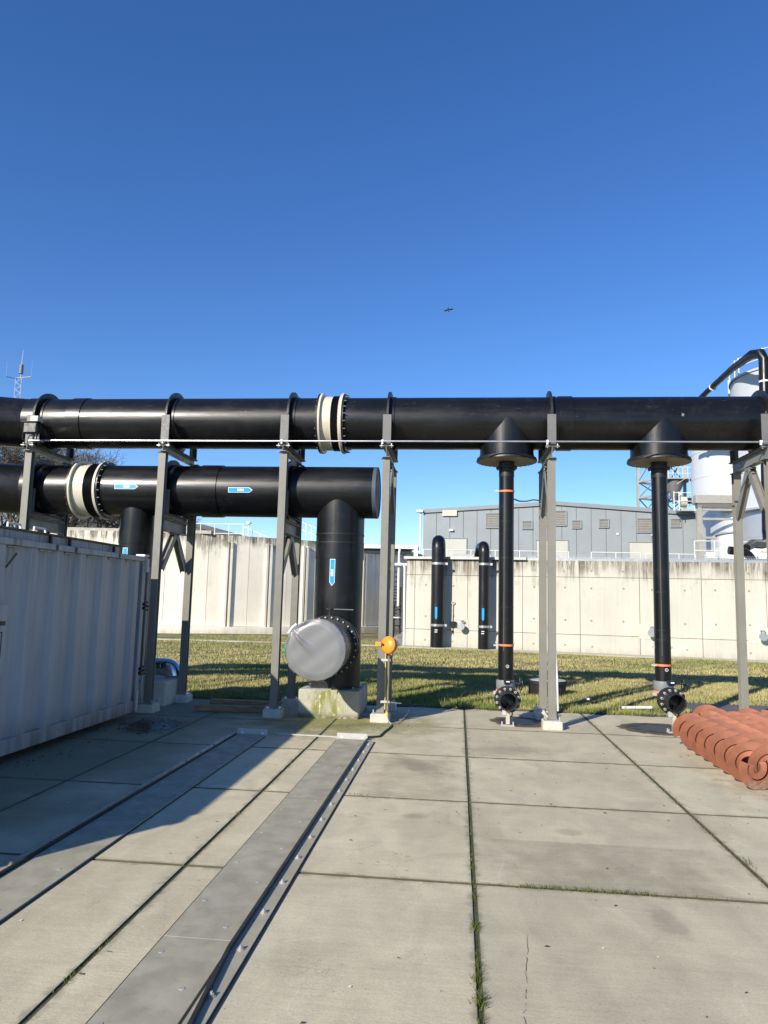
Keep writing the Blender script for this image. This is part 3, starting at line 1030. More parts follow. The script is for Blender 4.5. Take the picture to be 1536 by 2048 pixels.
railing('handrail', 'long white handrail in front of the grey hall, left of the right riser pipe', [(-2.2, 45, 4.0), (6.65, 45, 4.0)], 1.02, 7, (1., ), grp='handrails on the tank roof')
railing('handrail', 'white handrail in front of the grey hall, between middle posts and right riser pipe', [(8.0, 45, 4.0), (10.9, 45, 4.0)], 1.02, 3, (1., ), grp='handrails on the tank roof')
railing('handrail', 'white handrail in front of the grey hall, right of the right riser pipe', [(11.2, 45, 4.0), (14.1, 45, 4.0)], 1.0, 4, (1., ), grp='handrails on the tank roof')
railing('platform_railing', 'tall double white railing at the foot of the silos, right of the grey hall', [(13.2, 42.3, 4.05), (13.4, 42, 4.05), (14.5, 42, 4.05), (17.6, 42, 4.0)], 1.5, 5, (1., .65))
rh = thing('roof_hatch', 'low pale flat hatch on the tank wall behind the left standpipe', 'hatch', (.7, 36, 3.6))
MB().box(-.3, 1.6, 35.5, 37, 3.95, 4.15, .03).build('lid', GALVW, rh)
MB().box(-.1, 1.4, 35.6, 36.9, 3.4, 3.95).build('frame', IRON, rh)

# ------------------------------------------------------------------ silos and plant on the right
def silo(name, label, c, r, z0, z1, m, grp=None, bands=()):
    t = thing(name, label, 'silo', (c[0], c[1], 0), grp)
    s = MB().cyl((c[0], c[1], z0), (c[0], c[1], z1), r, n=72).build('shell', m, t)
    for z in bands:
        MB().ring((c[0], c[1], z), (0, 0, 1), r - .02, r + .02, .05, 72).build('seam', m, t)
    return t


s2 = silo('silo', 'tall white silo with railed top at the right edge, black duct climbing over it', (22.25, 48.0), 4.5, 8.0, 16.6, SILO, 'white silos', (9.6, 11.2, 12.8, 14.4))
MB().lathe((22.25, 48.0, 16.6), (0, 0, 1), [(0, 4.58), (.14, 4.58), (.14, 4.4), (.9, 1.2), (1.0, 0)], 72).build('roof', SILO, s2)
MB().cyl((22.25, 48.0, 0), (22.25, 48.0, 7.95), 4.2, n=72).build('skirt', SILOM, s2)
MB().ring((22.25, 48.0, 7.98), (0, 0, 1), 4.2, 4.62, .12, 72).build('skirt_flange', SILOM, s2)
for z in (3, 4.6, 6.3):
    MB().ring((22.25, 48.0, z), (0, 0, 1), 4.18, 4.215, .04, 72).build('seam', SILOM, s2)
pa = [Vector((22.25 + 4.5 * math.cos(a), 48 + 4.5 * math.sin(a), 16.7)) for a in np.linspace(R(150), R(330), 15)]
for f in (1., .5):
    MB().tube([p + Vector((0, 0, 1.15 * f)) for p in pa], .028, 6).build('rail', WHITE, s2)
for i in (1, 3, 5, 7, 9, 11):
    MB().cyl(pa[i], pa[i] + Vector((0, 0, 1.2)), .045 if i % 4 else .07, n=8).build('rail_post', WHITE, s2)
MB().cyl((18.15, 49.9, 15.4), (18.15, 49.9, 17.2), .12, n=10).build('radio_panel', WHITE, s2)
MB().cyl((18.5, 49.9, 17), (18.5, 49.9, 18.6), .03, n=6).build('rod', WHITE, s2)
MB().cyl((20.3, 47, 17), (20.3, 47, 18.4), .22, n=10).build('vent', IRON, s2)
s1 = silo('silo', 'big white silo standing on a steel frame, left of the railed silo', (22.0, 59.0), 3.55, 10.1, 17.3, SILO, 'white silos', (11.9, 13.9, 15.6))
fr = thing('silo_support', 'beige steel frame of beams and columns carrying the left silo', 'steel frame', (21, 57, 0))
for x in (17.75, 22.2, 25):
    MB().ibeam((x, 55.6, 0), (x, 55.6, 9.4), .3, .3, .03, .03, up=(0, 1, 0)).build('column', TOWER, fr)
MB().box(17.45, 26, 55.4, 56, 9.55, 10.15).build('top_beam', TOWER, fr)
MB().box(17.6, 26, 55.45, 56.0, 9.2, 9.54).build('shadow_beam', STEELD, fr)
for z in (9.0, 8.3, 6.9):
    MB().box(17.8, 26, 55.5, 55.7, z, z + .16).build('beam', TOWER, fr)
MB().box(20.75, 20.95, 55.45, 55.6, 7.0, 8.9).build('strut', TOWER, fr)
MB().cyl((22.0, 59.0, 0), (22.0, 59.0, 9.4), 3.3, n=48).build('lower_cone_skirt', SILOM, fr)
st = thing('small_tank', 'low white tank with sloping roof and stair rail at the foot of the silos', 'tank', (19.4, 50.4, 0))
MB().cyl((20.9, 52.4, 0), (20.9, 52.4, 6.9), 2.9, n=48).build('shell', WHITE, st)
MB().lathe((20.9, 52.4, 6.9), (0, 0, 1), [(0, 3.0), (.12, 3.0), (.5, 0)], 48).build('roof', SILOM, st)
for dz in (0, -.35):
    MB().tube([(17.4, 49.6, 5.3 + dz), (18.3, 49.4, 5.9 + dz), (19.3, 49.3, 6.3 + dz)], .04, 6).build('stair_rail', IRON, st)
for x in (18.25, 18.6):
    MB().cyl((x, 49.7, 5.2), (x, 49.7, 7.2), .05, n=6).build('pipe', GALV, st)
pe = thing('pump_skid', 'white pipework and small machines on legs beside the small white tank', 'machinery', (14.2, 43, 4))
for x, h in ((13.9, .55), (14.35, .7), (14.7, .55), (15.1, .6), (15.5, .5)):
    MB().cyl((x, 43, 4.0), (x, 43, 4.0 + h), .09, n=8).build('leg', WHITE, pe)
MB().box(14.0, 15.7, 42.7, 43.2, 4.55, 4.68, .02).build('top_plate', WHITE, pe)
MB().cyl((14.0, 43, 4.85), (14.5, 43, 4.85), .2, n=12).build('motor', WHITE, pe)
MB().box(15.2, 18.6, 44, 45, 4.7, 5.35, .03).build('tank_box', WHITE, pe)
MB().box(16.2, 21, 40, 41, 4.0, 4.12, .02).build('deck', GALVW, pe)
cab = MB().box(18.8, 19.6, 45.5, 46, 0, 7.2, .03).build('cabinet', SILO)
tag(origin(cab, (19.2, 45.7, 0)), 'tall narrow white cabinet on the silo skirt behind the rightmost post', 'cabinet')
lad = thing('caged_ladder', 'white caged ladder at the right corner of the grey hall', 'ladder', (19.2, 60, 0))
for dx in (0, .55):
    MB().cyl((19.3 + dx, 61, 0), (19.3 + dx, 61, 10.6), .05, n=6).build('stile', WHITE, lad)
for k_ in range(20):
    MB().cyl((19.3, 61, .4 + k_ * .5), (19.85, 61, .4 + k_ * .5), .025, n=5).build('rung', WHITE, lad)
dct = thing('duct', 'black duct rising over the railed silo and dropping at the right edge', 'duct', (17.5, 43, 0))
MB().tube([(16.2, 54, 15.8), (16.95, 50, 16.7), (17.3, 47.0, 17.1), (17.25, 44.6, 16.95), (17.3, 43.9, 16.95), (17.5, 43.15, 16.75), (17.6, 43, 16.35), (17.55, 43, 13), (17.45, 43, 8), (17.4, 43, 6.2), (17.2, 42.4, 5.6), (16.4, 41.2, 5.35), (15.6, 40.4, 5.3), (14.9, 39.4, 5.0)], [.17, .19, .21, .25, .28, .29, .29, .29, .27, .26, .26, .25, .24, .2], 18).build('duct_pipe', PIPEV, dct)
for p, q_ in (((17.58, 43, 15.0), (0, 0, 1)), ((17.0, 49.8, 16.7), (.2, -1, .1)), ((17.35, 46, 17.1), (0, -1, 0)), ((16.4, 52.9, 16.05), (.2, -1, .2))):
    MB().ring(p, q_, .18, .30 if p[2] < 16 else .25, .10, 18).build('clamp', WHITE, dct)
ek = thing('duct_elbow', 'short black elbow pipe with white clamp behind the rightmost post', 'pipe', (13.5, 36, 4))
MB().tube([(12.8, 36, 4.6)] + arc((13.3, 36, 4.0), (0, 0, 1), (1, 0, 0), .55, 0, PI / 2, 8), .2, 16).build('elbow', PIPEV, ek)
MB().ring((13.25, 36, 4.57), (1, 0, 0), .18, .24, .05, 16).build('clamp', WHITE, ek)
MB().box(12.0, 14.1, 35.6, 36.4, 3.9, 4.0).build('base', GALVW, ek)

tw = thing('lattice_tower', 'beige lattice steel tower behind the grey hall, under the right pipe flange', 'tower', (19.8, 73, 0))
LG = {'a': (17.55, 73), 'b': (18.75, 70.6), 'c': (22.0, 73), 'd': (21, 75.5)}
for p in LG.values():
    MB().bar((*p, 0), (*p, 18.6), .26, .26, up=(0, 1, 0)).build('leg', TOWER, tw)
for z in (12.4, 14.0, 16.6):
    for p, q_ in (('a', 'b'), ('b', 'c'), ('a', 'd'), ('c', 'd')):
        MB().bar((*LG[p], z), (*LG[q_], z), .14, .2).build('beam', TOWER, tw)
for z0, z1 in ((10, 12.4), (12.4, 14), (14, 16.6)):
    for p, q_ in (('a', 'b'), ('b', 'c'), ('b', 'a'), ('c', 'b'), ('d', 'c')):
        MB().bar((*LG[p], z0), (*LG[q_], z1), .09, .09).build('brace', TOWER if p < q_ else NAVY, tw)
MB().box(18.9, 22.2, 70.6, 73, 13.95, 14.08).build('platform', TOWER, tw)
for z in (14.5, 15.1):
    MB().tube([(18.9, 70.6, z), (22.1, 70.7, z), (22.1, 73, z)], .03, 6).build('rail', WHITE, tw)
for k_ in range(8):
    MB().cyl((18.9 + k_ * .45, 70.62, 14), (18.9 + k_ * .45, 70.62, 15.1), .025, n=5).build('rail_post', WHITE, tw)
MB().lathe((20.6, 71.6, 13.9), (0, 0, -1), [(0, .8), (.6, .75), (1.6, .25), (2.2, .2)], 16).build('hopper', STEELD, tw)
MB().cyl((18.4, 71, 14.6), (18.2, 71, 16.8), .2, n=10).build('chute', WHITE, tw)
me_ = thing('rooftop_fan', 'beige fan unit with motor and white rail on the hall roof next to the silo', 'fan', (18.6, 62, 9.7))
MB().box(17.95, 19.35, 61.6, 62.4, 9.75, 9.9).build('base', DOORM, me_)
MB().cyl((18.2, 61.8, 10.5), (18.7, 61.8, 10.5), .45, n=16).build('fan_casing', CREAM, me_)
MB().cyl((18.75, 61.8, 10.6), (19.3, 61.8, 10.6), .25, n=12).build('motor', IRON, me_)
MB().cyl((18.3, 61.8, 10.9), (18.3, 61.8, 11.25), .15, n=10).build('outlet', CREAM, me_)
for x in (17.6, 18.0, 19.2, 19.5):
    MB().cyl((x, 61.3, 9.7), (x, 61.3, 11.3), .035, n=5).build('rail_post', WHITE, me_)
for z in (10.5, 11.2):
    MB().cyl((17.6, 61.3, z), (19.5, 61.3, z), .03, n=5).build('rail', WHITE, me_)
dv = MB().tube([(18.0, 61.8, 12.0), (19.0, 61.8, 12.7), (19.0, 61.8, 10)], .04, 5).build('davit', GALVW)
tag(origin(dv, (19, 61.8, 10)), 'thin pale davit frame above the fan between tower and silo', 'davit')

# ------------------------------------------------------------------ radio mast and bird
ms = thing('radio_mast', 'white lattice radio mast with side whips rising above the upper pipe at the left', 'mast', (-46.5, 70, 0))
cx, cy = -46.5, 70
cr = [(cx - .33, cy), (cx + .33, cy), (cx, cy + .5)]
for p in cr:
    MB().cyl((*p, 0), (*p, 24.2), .03, n=6).build('leg', GALVW, ms)
lt = MB()
for k_ in range(54):
    z = 3 + k_ * .39
    for a, b in ((0, 1), (1, 2), (2, 0)):
        p, q_ = (cr[a], cr[b]) if k_ % 2 else (cr[b], cr[a])
        lt.cyl((*p, z), (*q_, z + .39), .014, n=4, caps=False)
lt.build('lattice', GALVW, ms, kind='stuff')
MB().cyl((cx + .2, cy, 24.6), (cx + .2, cy, 25.55), .21, n=12).build('antenna_drum', GREYPL, ms)
MB().cyl((cx + .2, cy, 24.1), (cx + .2, cy, 24.6), .05, n=8).build('stub', GALVW, ms)
MB().cyl((cx + .2, cy, 25.55), (cx + .25, cy, 27.2), .045, .02, n=6).build('whip', GALVW, ms)
MB().cyl((cx - .2, cy, 24.05), (cx - 1.45, cy, 24.3), .03, n=6).build('arm', IRON, ms)
MB().cyl((cx - .2, cy, 24.15), (cx + 1.35, cy, 24.25), .05, n=6).build('arm', GALVW, ms)
for dx in (-1.45, 1.35):
    MB().cyl((cx + dx, cy, 24.25), (cx + dx * 1.02, cy, 26.0), .012, n=5).build('whip', GALVW, ms)

bd = thing('bird', 'small dark bird gliding with spread wings high in the blue sky', 'bird', (-.76, 40, 18.43))
bc = Vector((-.76, 40, 18.43))
MB().lathe(bc + Vector((-.02, -.12, .04)), (.15, 1, -.15), [(-.14, .005), (-.08, .03), (0, .045), (.1, .035), (.2, .012), (.24, .004)], 10).build('body', GREYPL, bd)
for s in (-1, 1):
    z = .03 * s
    q = [bc + Vector(v) for v in ((s * .03, -.04, .03), (s * .13, -.07, .03 + z), (s * .26, -.02, .02 + z * 1.6), (s * .27, .03, .01 + z * 1.6), (s * .14, .05, .0 + z), (s * .03, .06, .01))]
    q2 = [p - Vector((0, 0, .012)) for p in q]
    MB().add(q + q2, [(0, 1, 4, 5), (1, 2, 3, 4), (6, 11, 10, 7), (7, 10, 9, 8)] + [(i, i + 6, (i + 1) % 6 + 6, (i + 1) % 6) for i in range(6)]).build('wing', RUBBER, bd)
MB().add([bc + Vector(v) for v in ((-.02, .1, 0), (.03, .1, 0), (.05, .2, -.03), (-.02, .2, -.03), (0, .1, -.01), (0.01, .2, -.04))], [(0, 1, 2, 3), (0, 3, 5, 4), (1, 4, 5, 2)]).build('tail', GREYPL, bd)


# ------------------------------------------------------------------ bare trees
def tree_mesh(seed, H, spread, levels=6, twig=.012):
    r_ = random.Random(seed)
    tr_, cr_ = MB(), MB()

    def go(p, d, L, r, lv, mb):
        seg = 3 if lv < 3 else 2
        path = [p]
        dd = d.copy()
        for i in range(seg):
            dd = (dd + Vector((r_.gauss(0, .10), r_.gauss(0, .10), r_.gauss(.03, .06)))).normalized()
            p = p + dd * (L / seg)
            path.append(p)
        rs = [max(twig, r * (1 - .4 * i / seg)) for i in range(seg + 1)]
        mb.tube(path, rs, 5 if lv < 3 else 3, caps=False)
        if lv >= levels:
            return
        nc = 3 if lv < 2 else r_.choice((3, 3, 4))
        for k in range(nc):
            ang = r_.uniform(.3, .75) * spread
            az = 2 * PI * (k + r_.random() * .7) / nc
            o = dd.orthogonal().normalized()
            o = Matrix.Rotation(az, 3, dd) @ o
            nd = (dd * math.cos(ang) + o * math.sin(ang)).normalized()
            start = path[-1] if k < 2 else path[-2].lerp(path[-1], r_.random())
            go(start, nd, L * r_.uniform(.62, .82), r * .6, lv + 1, cr_)
    go(Vector((0, 0, 0)), Vector((0, 0, 1)), H * .26, H * .018, 0, tr_)
    return tr_, cr_


TT = []
for s in range(3):
    TT.append(tree_mesh(20 + s, 15, 1.05, 7, .011))
proto = []
for i, (a, b) in enumerate(TT):
    t = thing('bare_tree', '', 'tree', (0, 0, 0), 'bare trees behind the pipes at the left')
    a.build('trunk', BARK, t)
    b.build('crown', BARK, t)
    proto.append(t)
trees = [(-33.8, 47, 1.22, 0, 'tallest bare tree at the far left edge, twigs showing above the upper pipe'),
         (-33.5, 54, 1.12, 1, 'bare tree behind the leftmost support frame, filling the gap between the pipes'),
         (-29.5, 55, 1.08, 2, 'bare tree right of the leftmost frame, behind the white pipe coupling'),
         (-39.5, 57, 1.2, 2, 'bare tree at the left edge, low between the two pipes'),
         (-27.5, 60, 1.02, 0, 'low bare tree just right of the lower white coupling, above the tank rim'),
         (-38.0, 66, 1.25, 1, 'farther bare tree low behind the container top at the left'),
         (-31.5, 68, 1.1, 0, 'farther bare tree seen under the lower pipe beside the left pipe drop')]
used = set()
for x, y, s, k, lab in trees:
    if k in used:
        t = copy_tree(proto[k])
    else:
        t = proto[k]
        used.add(k)
    t.location = (x, y, 0)
    t.scale = (s, s, s)
    t.rotation_euler = (0, 0, rng.uniform(0, 6))
    t['label'] = lab
sc_m = MB()
for i in range(900):
    x, y = rng.uniform(-6, 3), rng.uniform(118, 124)
    z = rng.uniform(5, 10.2)
    sc_m.cyl((x, y, 0), (x + rng.gauss(0, .5), y, z), .09, .02, n=3, caps=False)
so = sc_m.build('far_wood', BARK, kind='stuff')
tag(so, 'hazy line of far bare trees showing in the gap left of the grey hall', 'trees')

# ================================================================== MAIN PIPES
PY, ZU, ZL = 12.06, 4.857, 3.66
RU, RL = .440, .437


def pipeline(name, label, z, r, x0, x1, xbend, cap, sleeves, welds):
    t = thing(name, label, 'pipe', (x0 if cap is None else x1, PY, z))
    th_ = R(20)
    pr = MB()
    # straight run
    n = 72
    pr.cyl((xbend, PY, z), (x1, PY, z), r, n=n, caps=False)
    pr.build('pipe_run', PIPE, t)
    e1 = Vector((xbend, PY, z))
    e2 = e1 + Vector((-math.cos(th_), -math.sin(th_), 0)) * 4.5
    MB().cyl(e1 + Vector((.09, 0, 0)), e2, r * .998, n=n, caps=False).build('bend', PIPE, t)
    MB().ring(e1 + Vector((.0, 0, 0)), (1, .18, 0), r - .02, r + .008, .03, n).build('weld', PIPED, t)
    for a, b in sleeves:
        MB().lathe((a, PY, z), (1, 0, 0), [(0, r - .01), (.0, r + .016), (b - a, r + .016), (b - a, r - .01)], n).build('coupling_sleeve', PIPE, t)
    for a in welds:
        MB().ring((a, PY, z), (1, 0, 0), r - .01, r + .004, .012, n).build('weld', PIPED, t)
    return t


up = pipeline('upper_pipe', 'upper thick black horizontal pipe running the whole width on the support frames', ZU, RU, -8, 14, -7.75, None,
              [(-6.81, -6.56), (-7.62, -7.38), (1.60, 1.825)], [-7.55, 5.6])
lo = pipeline('lower_pipe', 'lower thick black pipe ending in a blank cap beside the thick vertical pipe', ZL, RL, -8, -1.43, -7.72, 1,
              [(-7.55, -7.36), (-4.41, -4.06), ], [-7.62, -4.24])
MB().lathe((-1.43, PY, ZL), (1, 0, 0), [(0, RL), (.06, RL), (.062, RL - .03), (.05, RL - .035), (.05, 0)], 72).build('end_cap', simple('cap_sheet', (.07, .09, .125), .45, .0, spec=.2,  var=.03, rvar=.02, sc_=2), lo)


def arrow(parent, p, L, along, across, nrm, wd=.04):
    """blue flow sticker: white edge, blue body, white field; all thin sheets proud of the pipe"""
    p, A, C, Nn = Vector(p), Vector(along), Vector(across), Vector(nrm)
    def poly(l0, l1, w_, d, tip):
        pts = [p + A * l0 - C * w_, p + A * l1 - C * w_, p + A * (l1 + tip), p + A * l1 + C * w_, p + A * l0 + C * w_]
        pts = [q + Nn * d for q in pts]
        return MB().add(pts, [(0, 1, 2, 3, 4)])
    a = poly(-L / 2 - .008, L / 2 - .05, wd + .008, .006, .06).build('flow_arrow', WHITED, parent, smooth=False)
    poly(-L / 2, L / 2 - .055, wd, .009, .05).build('arrow_field', BLUE, a, smooth=False)
    f = MB()
    for l0, l1, w_ in ((-.05, .06, .018),):
        f.add([p + A * l0 - C * w_ + Nn * .012, p + A * l1 - C * w_ + Nn * .012, p + A * l1 + C * w_ + Nn * .012, p + A * l0 + C * w_ + Nn * .012], [(0, 1, 2, 3)])
    f.build('text_field', WHITED, a, smooth=False)
    f = MB()
    for i in range(6):
        l0 = -.042 + i * .016
        f.add([p + A * l0 - C * .008 + Nn * .0135, p + A * (l0 + .009) - C * .008 + Nn * .0135, p + A * (l0 + .009) + C * .007 + Nn * .0135, p + A * l0 + C * .007 + Nn * .0135], [(0, 1, 2, 3)])
    f.build('lettering', BLUE, a, smooth=False, kind='stuff')
    return a


# stickers lie on the curved front of the pipe
def on_pipe(x, z, zc, r):
    y = PY - math.sqrt(max(0, r * r - (z - zc) ** 2))
    return Vector((x, y, z)), Vector((0, (y - PY) / r, (z - zc) / r))


for x in (-5.615, -3.63):
    p, nn = on_pipe(x, 3.665 if x < -5 else 3.625, ZL, RL)
    arrow(lo, p, .40, (1, 0, 0), nn.cross(Vector((1, 0, 0))), nn, .035)

# tees on the lower pipe
tp = thing('thick_pipe_drop', 'thick black vertical pipe dropping from the lower pipe onto the mossy concrete block', 'pipe', (-1.996, PY, .44))
BX, BR = -1.996, .402
MB().cyl((BX, PY, .44), (BX, PY, ZL), BR, n=64).build('pipe', PIPEV, tp)
for z, hgt in ((2.93, .02), (2.79, .02)):
    MB().ring((BX, PY, z), (0, 0, 1), BR - .01, BR + .006, hgt, 64).build('weld', PIPED, tp)
MB().lathe((BX, PY, 2.52), (0, 0, 1), [(0, BR - .01), (0, BR + .006), (.26, BR + .006), (.26, BR - .01)], 64).build('coupling_sleeve', PIPEV, tp)
arrow(tp, (BX - .045, PY - BR + .003, 2.29), .42, (0, 0, -1), (1, 0, 0), (-.10, -1, 0), .035)
MB().ring((BX, PY, .45), (0, 0, 1), BR, BR + .03, .02, 48).build('base_flange', IRON, tp)
for k_ in (.75, 2.4):
    MB().cyl((BX + math.cos(k_) * .46, PY - math.sin(k_) * .46, .43), (BX + math.cos(k_) * .46, PY - math.sin(k_) * .46, .47), .016, n=6).build('anchor_bolt', BOLT, tp)

LX = -5.58
tl = thing('left_pipe_drop', 'black vertical pipe dropping from the lower pipe behind the grey container', 'pipe', (LX, PY, .44))
MB().cyl((LX, PY, .5), (LX, PY, ZL), .288, n=48).build('pipe', PIPEV, tl)
MB().lathe((LX, PY, 2.72), (0, 0, 1), [(0, .28), (0, .297), (.24, .297), (.24, .28)], 48).build('coupling_sleeve', PIPEV, tl)
arrow(tl, (LX - .05, PY - .285, 2.42), .42, (0, 0, -1), (1, 0, 0), (-.12, -1, 0), .035)

# blocks
bk = MB().box(-2.50, -1.53, 11.54, 12.62, -.02, .435, .015).build('concrete_block', BLOCK)
tag(origin(bk, (-2.02, 12.08, 0)), 'mossy green streaked concrete block under the thick vertical pipe', 'concrete block')
bk2 = MB().box(-6.1, -4.9, 12.05, 13.0, -.02, .40, .015).build('concrete_block', FOOT)
tag(origin(bk2, (-5.5, 12.5, 0)), 'shaded concrete block under the stainless pipe, behind the container end', 'concrete block')
ip = thing('stainless_pipe', 'shiny stainless pipe with elbow lying on the shaded block behind the container', 'pipe', (-5.3, 12.9, .6))
MB().tube([(-7.0, 12.8, .575), (-5.22, 12.8, .575)] + arc((-5.22, 12.8, .395), (0, 0, 1), (1, 0, 0), .18, .2, PI / 2, 7) + [(-5.05, 12.8, .05)], [.155, .155] + [.155] * 7 + [.12, .075], 28).build('pipe', INOX, ip)
for x in (-5.40, -5.26):
    MB().ring((x, 12.8, .575), (1, 0, 0), .15, .161, .012, 28).build('seam', INOX, ip)
MB().bar((-5.3, 12.8, .40), (-5.15, 12.8, .40), .1, .04).build('saddle', WHITE, ip)


# expansion couplings
def coupling(x0, x1, z, r, label):
    t = thing('expansion_coupling', label, 'coupling', (x0, PY, z), 'cream coloured pipe couplings')
    L = x1 - x0
    c = (x0, PY, z)
    MB().lathe(c, (1, 0, 0), [(-.07, r), (-.07, r + .075), (-.035, r + .075), (-.035, r)], 60).build('backing_ring', IRON, t)
    MB().lathe(c, (1, 0, 0), [(-.033, r), (-.033, r + .082), (-.002, r + .082), (-.002, r + .02)], 60).build('flange', CREAM, t)
    MB().lathe(c, (1, 0, 0), [(0, r + .022), (L * .42, r + .022), (L * .42 + .01, r + .03), (L * .42 + .018, r + .03), (L * .42 + .018, r + .0)], 60).build('cream_band', CREAM, t)
    pf = []
    for i in range(7):
        a = L * .42 + .018 + i * (L * .58 - .093) / 6.5
        pf += [(a, r + .012), (a + .008, r + .034), (a + .018, r + .012)]
    MB().lathe(c, (1, 0, 0), pf, 60).build('rubber_bellows', RUBBER, t)
    MB().lathe(c, (1, 0, 0), [(L - .07, r), (L - .07, r + .05), (L - .045, r + .08), (L - .01, r + .08), (L - .01, r)], 60).build('flange', CREAM, t)
    MB().lathe(c, (1, 0, 0), [(L - .008, r), (L - .008, r + .062), (L + .022, r + .062), (L + .035, r)], 60).build('backing_ring', IRON, t)
    bb = None
    for side, xo in ((-1, -.066), (1, L + .042)):
        for k_ in range(24):
            a = 2 * PI * (k_ + .5) / 24
            yy, zz = math.cos(a) * (r + .055), math.sin(a) * (r + .055)
            if bb is None:
                bb = MB().cyl((x0 - .02, PY, z), (x0 + .02, PY, z), .008, n=6).build('bolt', GREYPL, t)
                bb.location = (xo, yy, zz)
            else:
                inst(bb, 'bolt', t, (xo, yy, zz))
    return t


coupling(-2.33, -1.96, ZU, RU, 'cream and black bellows coupling on the upper pipe between two frames')
coupling(-6.60, -6.14, ZL, RL, 'larger looking cream and black bellows coupling on the lower pipe at the left')


# ------------------------------------------------------------------ support frames
def frame(X, lower, label, ringx=None, beam_h=.20, dF=0., dR=0.):
    t = thing('support_frame', label, 'support frame', (X, 12.06, 0), 'grey steel frames carrying the pipes')
    rx = X if ringx is None else ringx
    yF, yR = 11.47, 12.66
    ztop = 4.33
    bh = .11 if lower else beam_h
    zp = ztop - bh
    X0 = X
    for y in (yF, yR):
        X = X0 + (dF if y == yF else dR)
        MB().box(X - .145, X + .145, y - .14, y + .14, -.02, .125, .012).build('footing', FOOT, t)
        MB().box(X - .12, X + .12, y - .12, y + .12, .126, .142).build('base_plate', GALV, t)
        MB().ibeam((X, y, .143), (X, y, zp), .118, .115, .010, .007, up=(0, 1, 0)).build('post', STEEL, t, smooth=False)
        for dx in (-.1, .1):
            for dy in (-.095, .095):
                MB().cyl((X + dx, y + dy, .143), (X + dx, y + dy, .185), .011, n=6).build('anchor_bolt', BOLT, t)
        MB().box(X - .08, X + .08, y - .08, y + .08, zp, zp + .010).build('cap_plate', STEEL, t)
    X = X0
    MB().ibeam((X, 11.35, ztop - bh / 2 + .006), (X, 12.78, ztop - bh / 2 + .006), .12 if not lower else .11, bh - .012, .009, .007).build('beam', STEEL, t, smooth=False)
    MB().box(X - .075, X + .075, 11.34, 12.79, ztop + .002, ztop + .012).build('rubber_pad', RUBBER, t)
    # saddle uprights and collar of the upper pipe
    for y, s in ((11.40, 1), (12.72, -1)):
        m_ = MB()
        m_.box(X - .068, X + .068, y - .006, y + .006, ztop + .014, 4.85)
        m_.box(X - .005, X + .005, min(y, y + s * .13), max(y, y + s * .13), ztop + .014, 4.84)
        m_.build('saddle_upright', STEELD, t, smooth=False)
    MB().ring((rx, PY, ZU), (1, 0, 0), RU + .004, RU + .10, .035, 60).build('collar', PIPED, t)
    MB().lathe((rx, PY, ZU), (1, 0, 0), [(.02, RU), (.02, RU + .014), (.10, RU + .014), (.10, RU)], 60).build('collar_sleeve', PIPE, t)
    for dx in (-.075, .085):
        MB().cyl((X + dx, 11.37, ztop - .03), (X + dx, 11.37, ztop + .04), .012, n=6).build('clamp_bolt', BOLT, t)
        MB().box(X + dx - .03, X + dx + .03, 11.34, 11.40, ztop - .012, ztop - .002).build('clamp_washer', GALV, t)
    if lower:
        zb = 3.12
        MB().ibeam((X, yF + .08, zb - .10), (X, yR - .08, zb - .10), .12, .20, .011, .008).build('beam', STEEL, t, smooth=False)
        MB().ibeam((X, yF + .08, zb + .055), (X, yR - .08, zb + .055), .13, .08, .008, .008).build('packing_beam', STEELD, t, smooth=False)
        for y, s in ((11.60, 1), (12.52, -1)):
            MB().box(X - .065, X + .065, y - .006, y + .006, zb + .10, 3.62).build('saddle_upright', STEELD, t, smooth=False)
        MB().ring((rx, PY, ZL), (1, 0, 0), RL + .004, RL + .10, .035, 60).build('collar', PIPED, t)
        MB().lathe((rx, PY, ZL), (1, 0, 0), [(.02, RL), (.02, RL + .016), (.14, RL + .016), (.14, RL)], 60).build('collar_sleeve', PIPE, t)
        za, zl_ = zb - .2, zb - .84
    else:
        za, zl_ = zp - .005, zp - .75
    for y, s in ((yF + .075, 1), (yR - .075, -1)):
        MB().ibeam((X, PY - s * .02, za - .02), (X, y - s * .01, zl_), .11, .10, .009, .007, up=(1, 0, 0)).build('brace', STEEL, t, smooth=False)
    MB().box(X - .05, X + .05, PY - .12, PY + .12, za - .03, za - .001).build('gusset', STEELD, t)
    return t


frame(-7.29, True, 'leftmost two-post steel frame, floodlight on its beam, behind the container', -7.33)
frame(-4.90, True, 'second steel frame from the left, standing at the container end', -4.96, dF=-.03, dR=.07)
frame(-2.87, True, 'third steel frame from the left, left of the thick vertical pipe', -2.86)
frame(-1.18, False, 'fourth steel frame, just right of the thick pipe with orange round cover', -1.19)
frame(1.435, False, 'fifth steel frame, between the two slim riser pipes', 1.46)
frame(4.66, False, 'rightmost steel frame behind the red spirals, cut by the picture edge', 4.80, dF=.05)

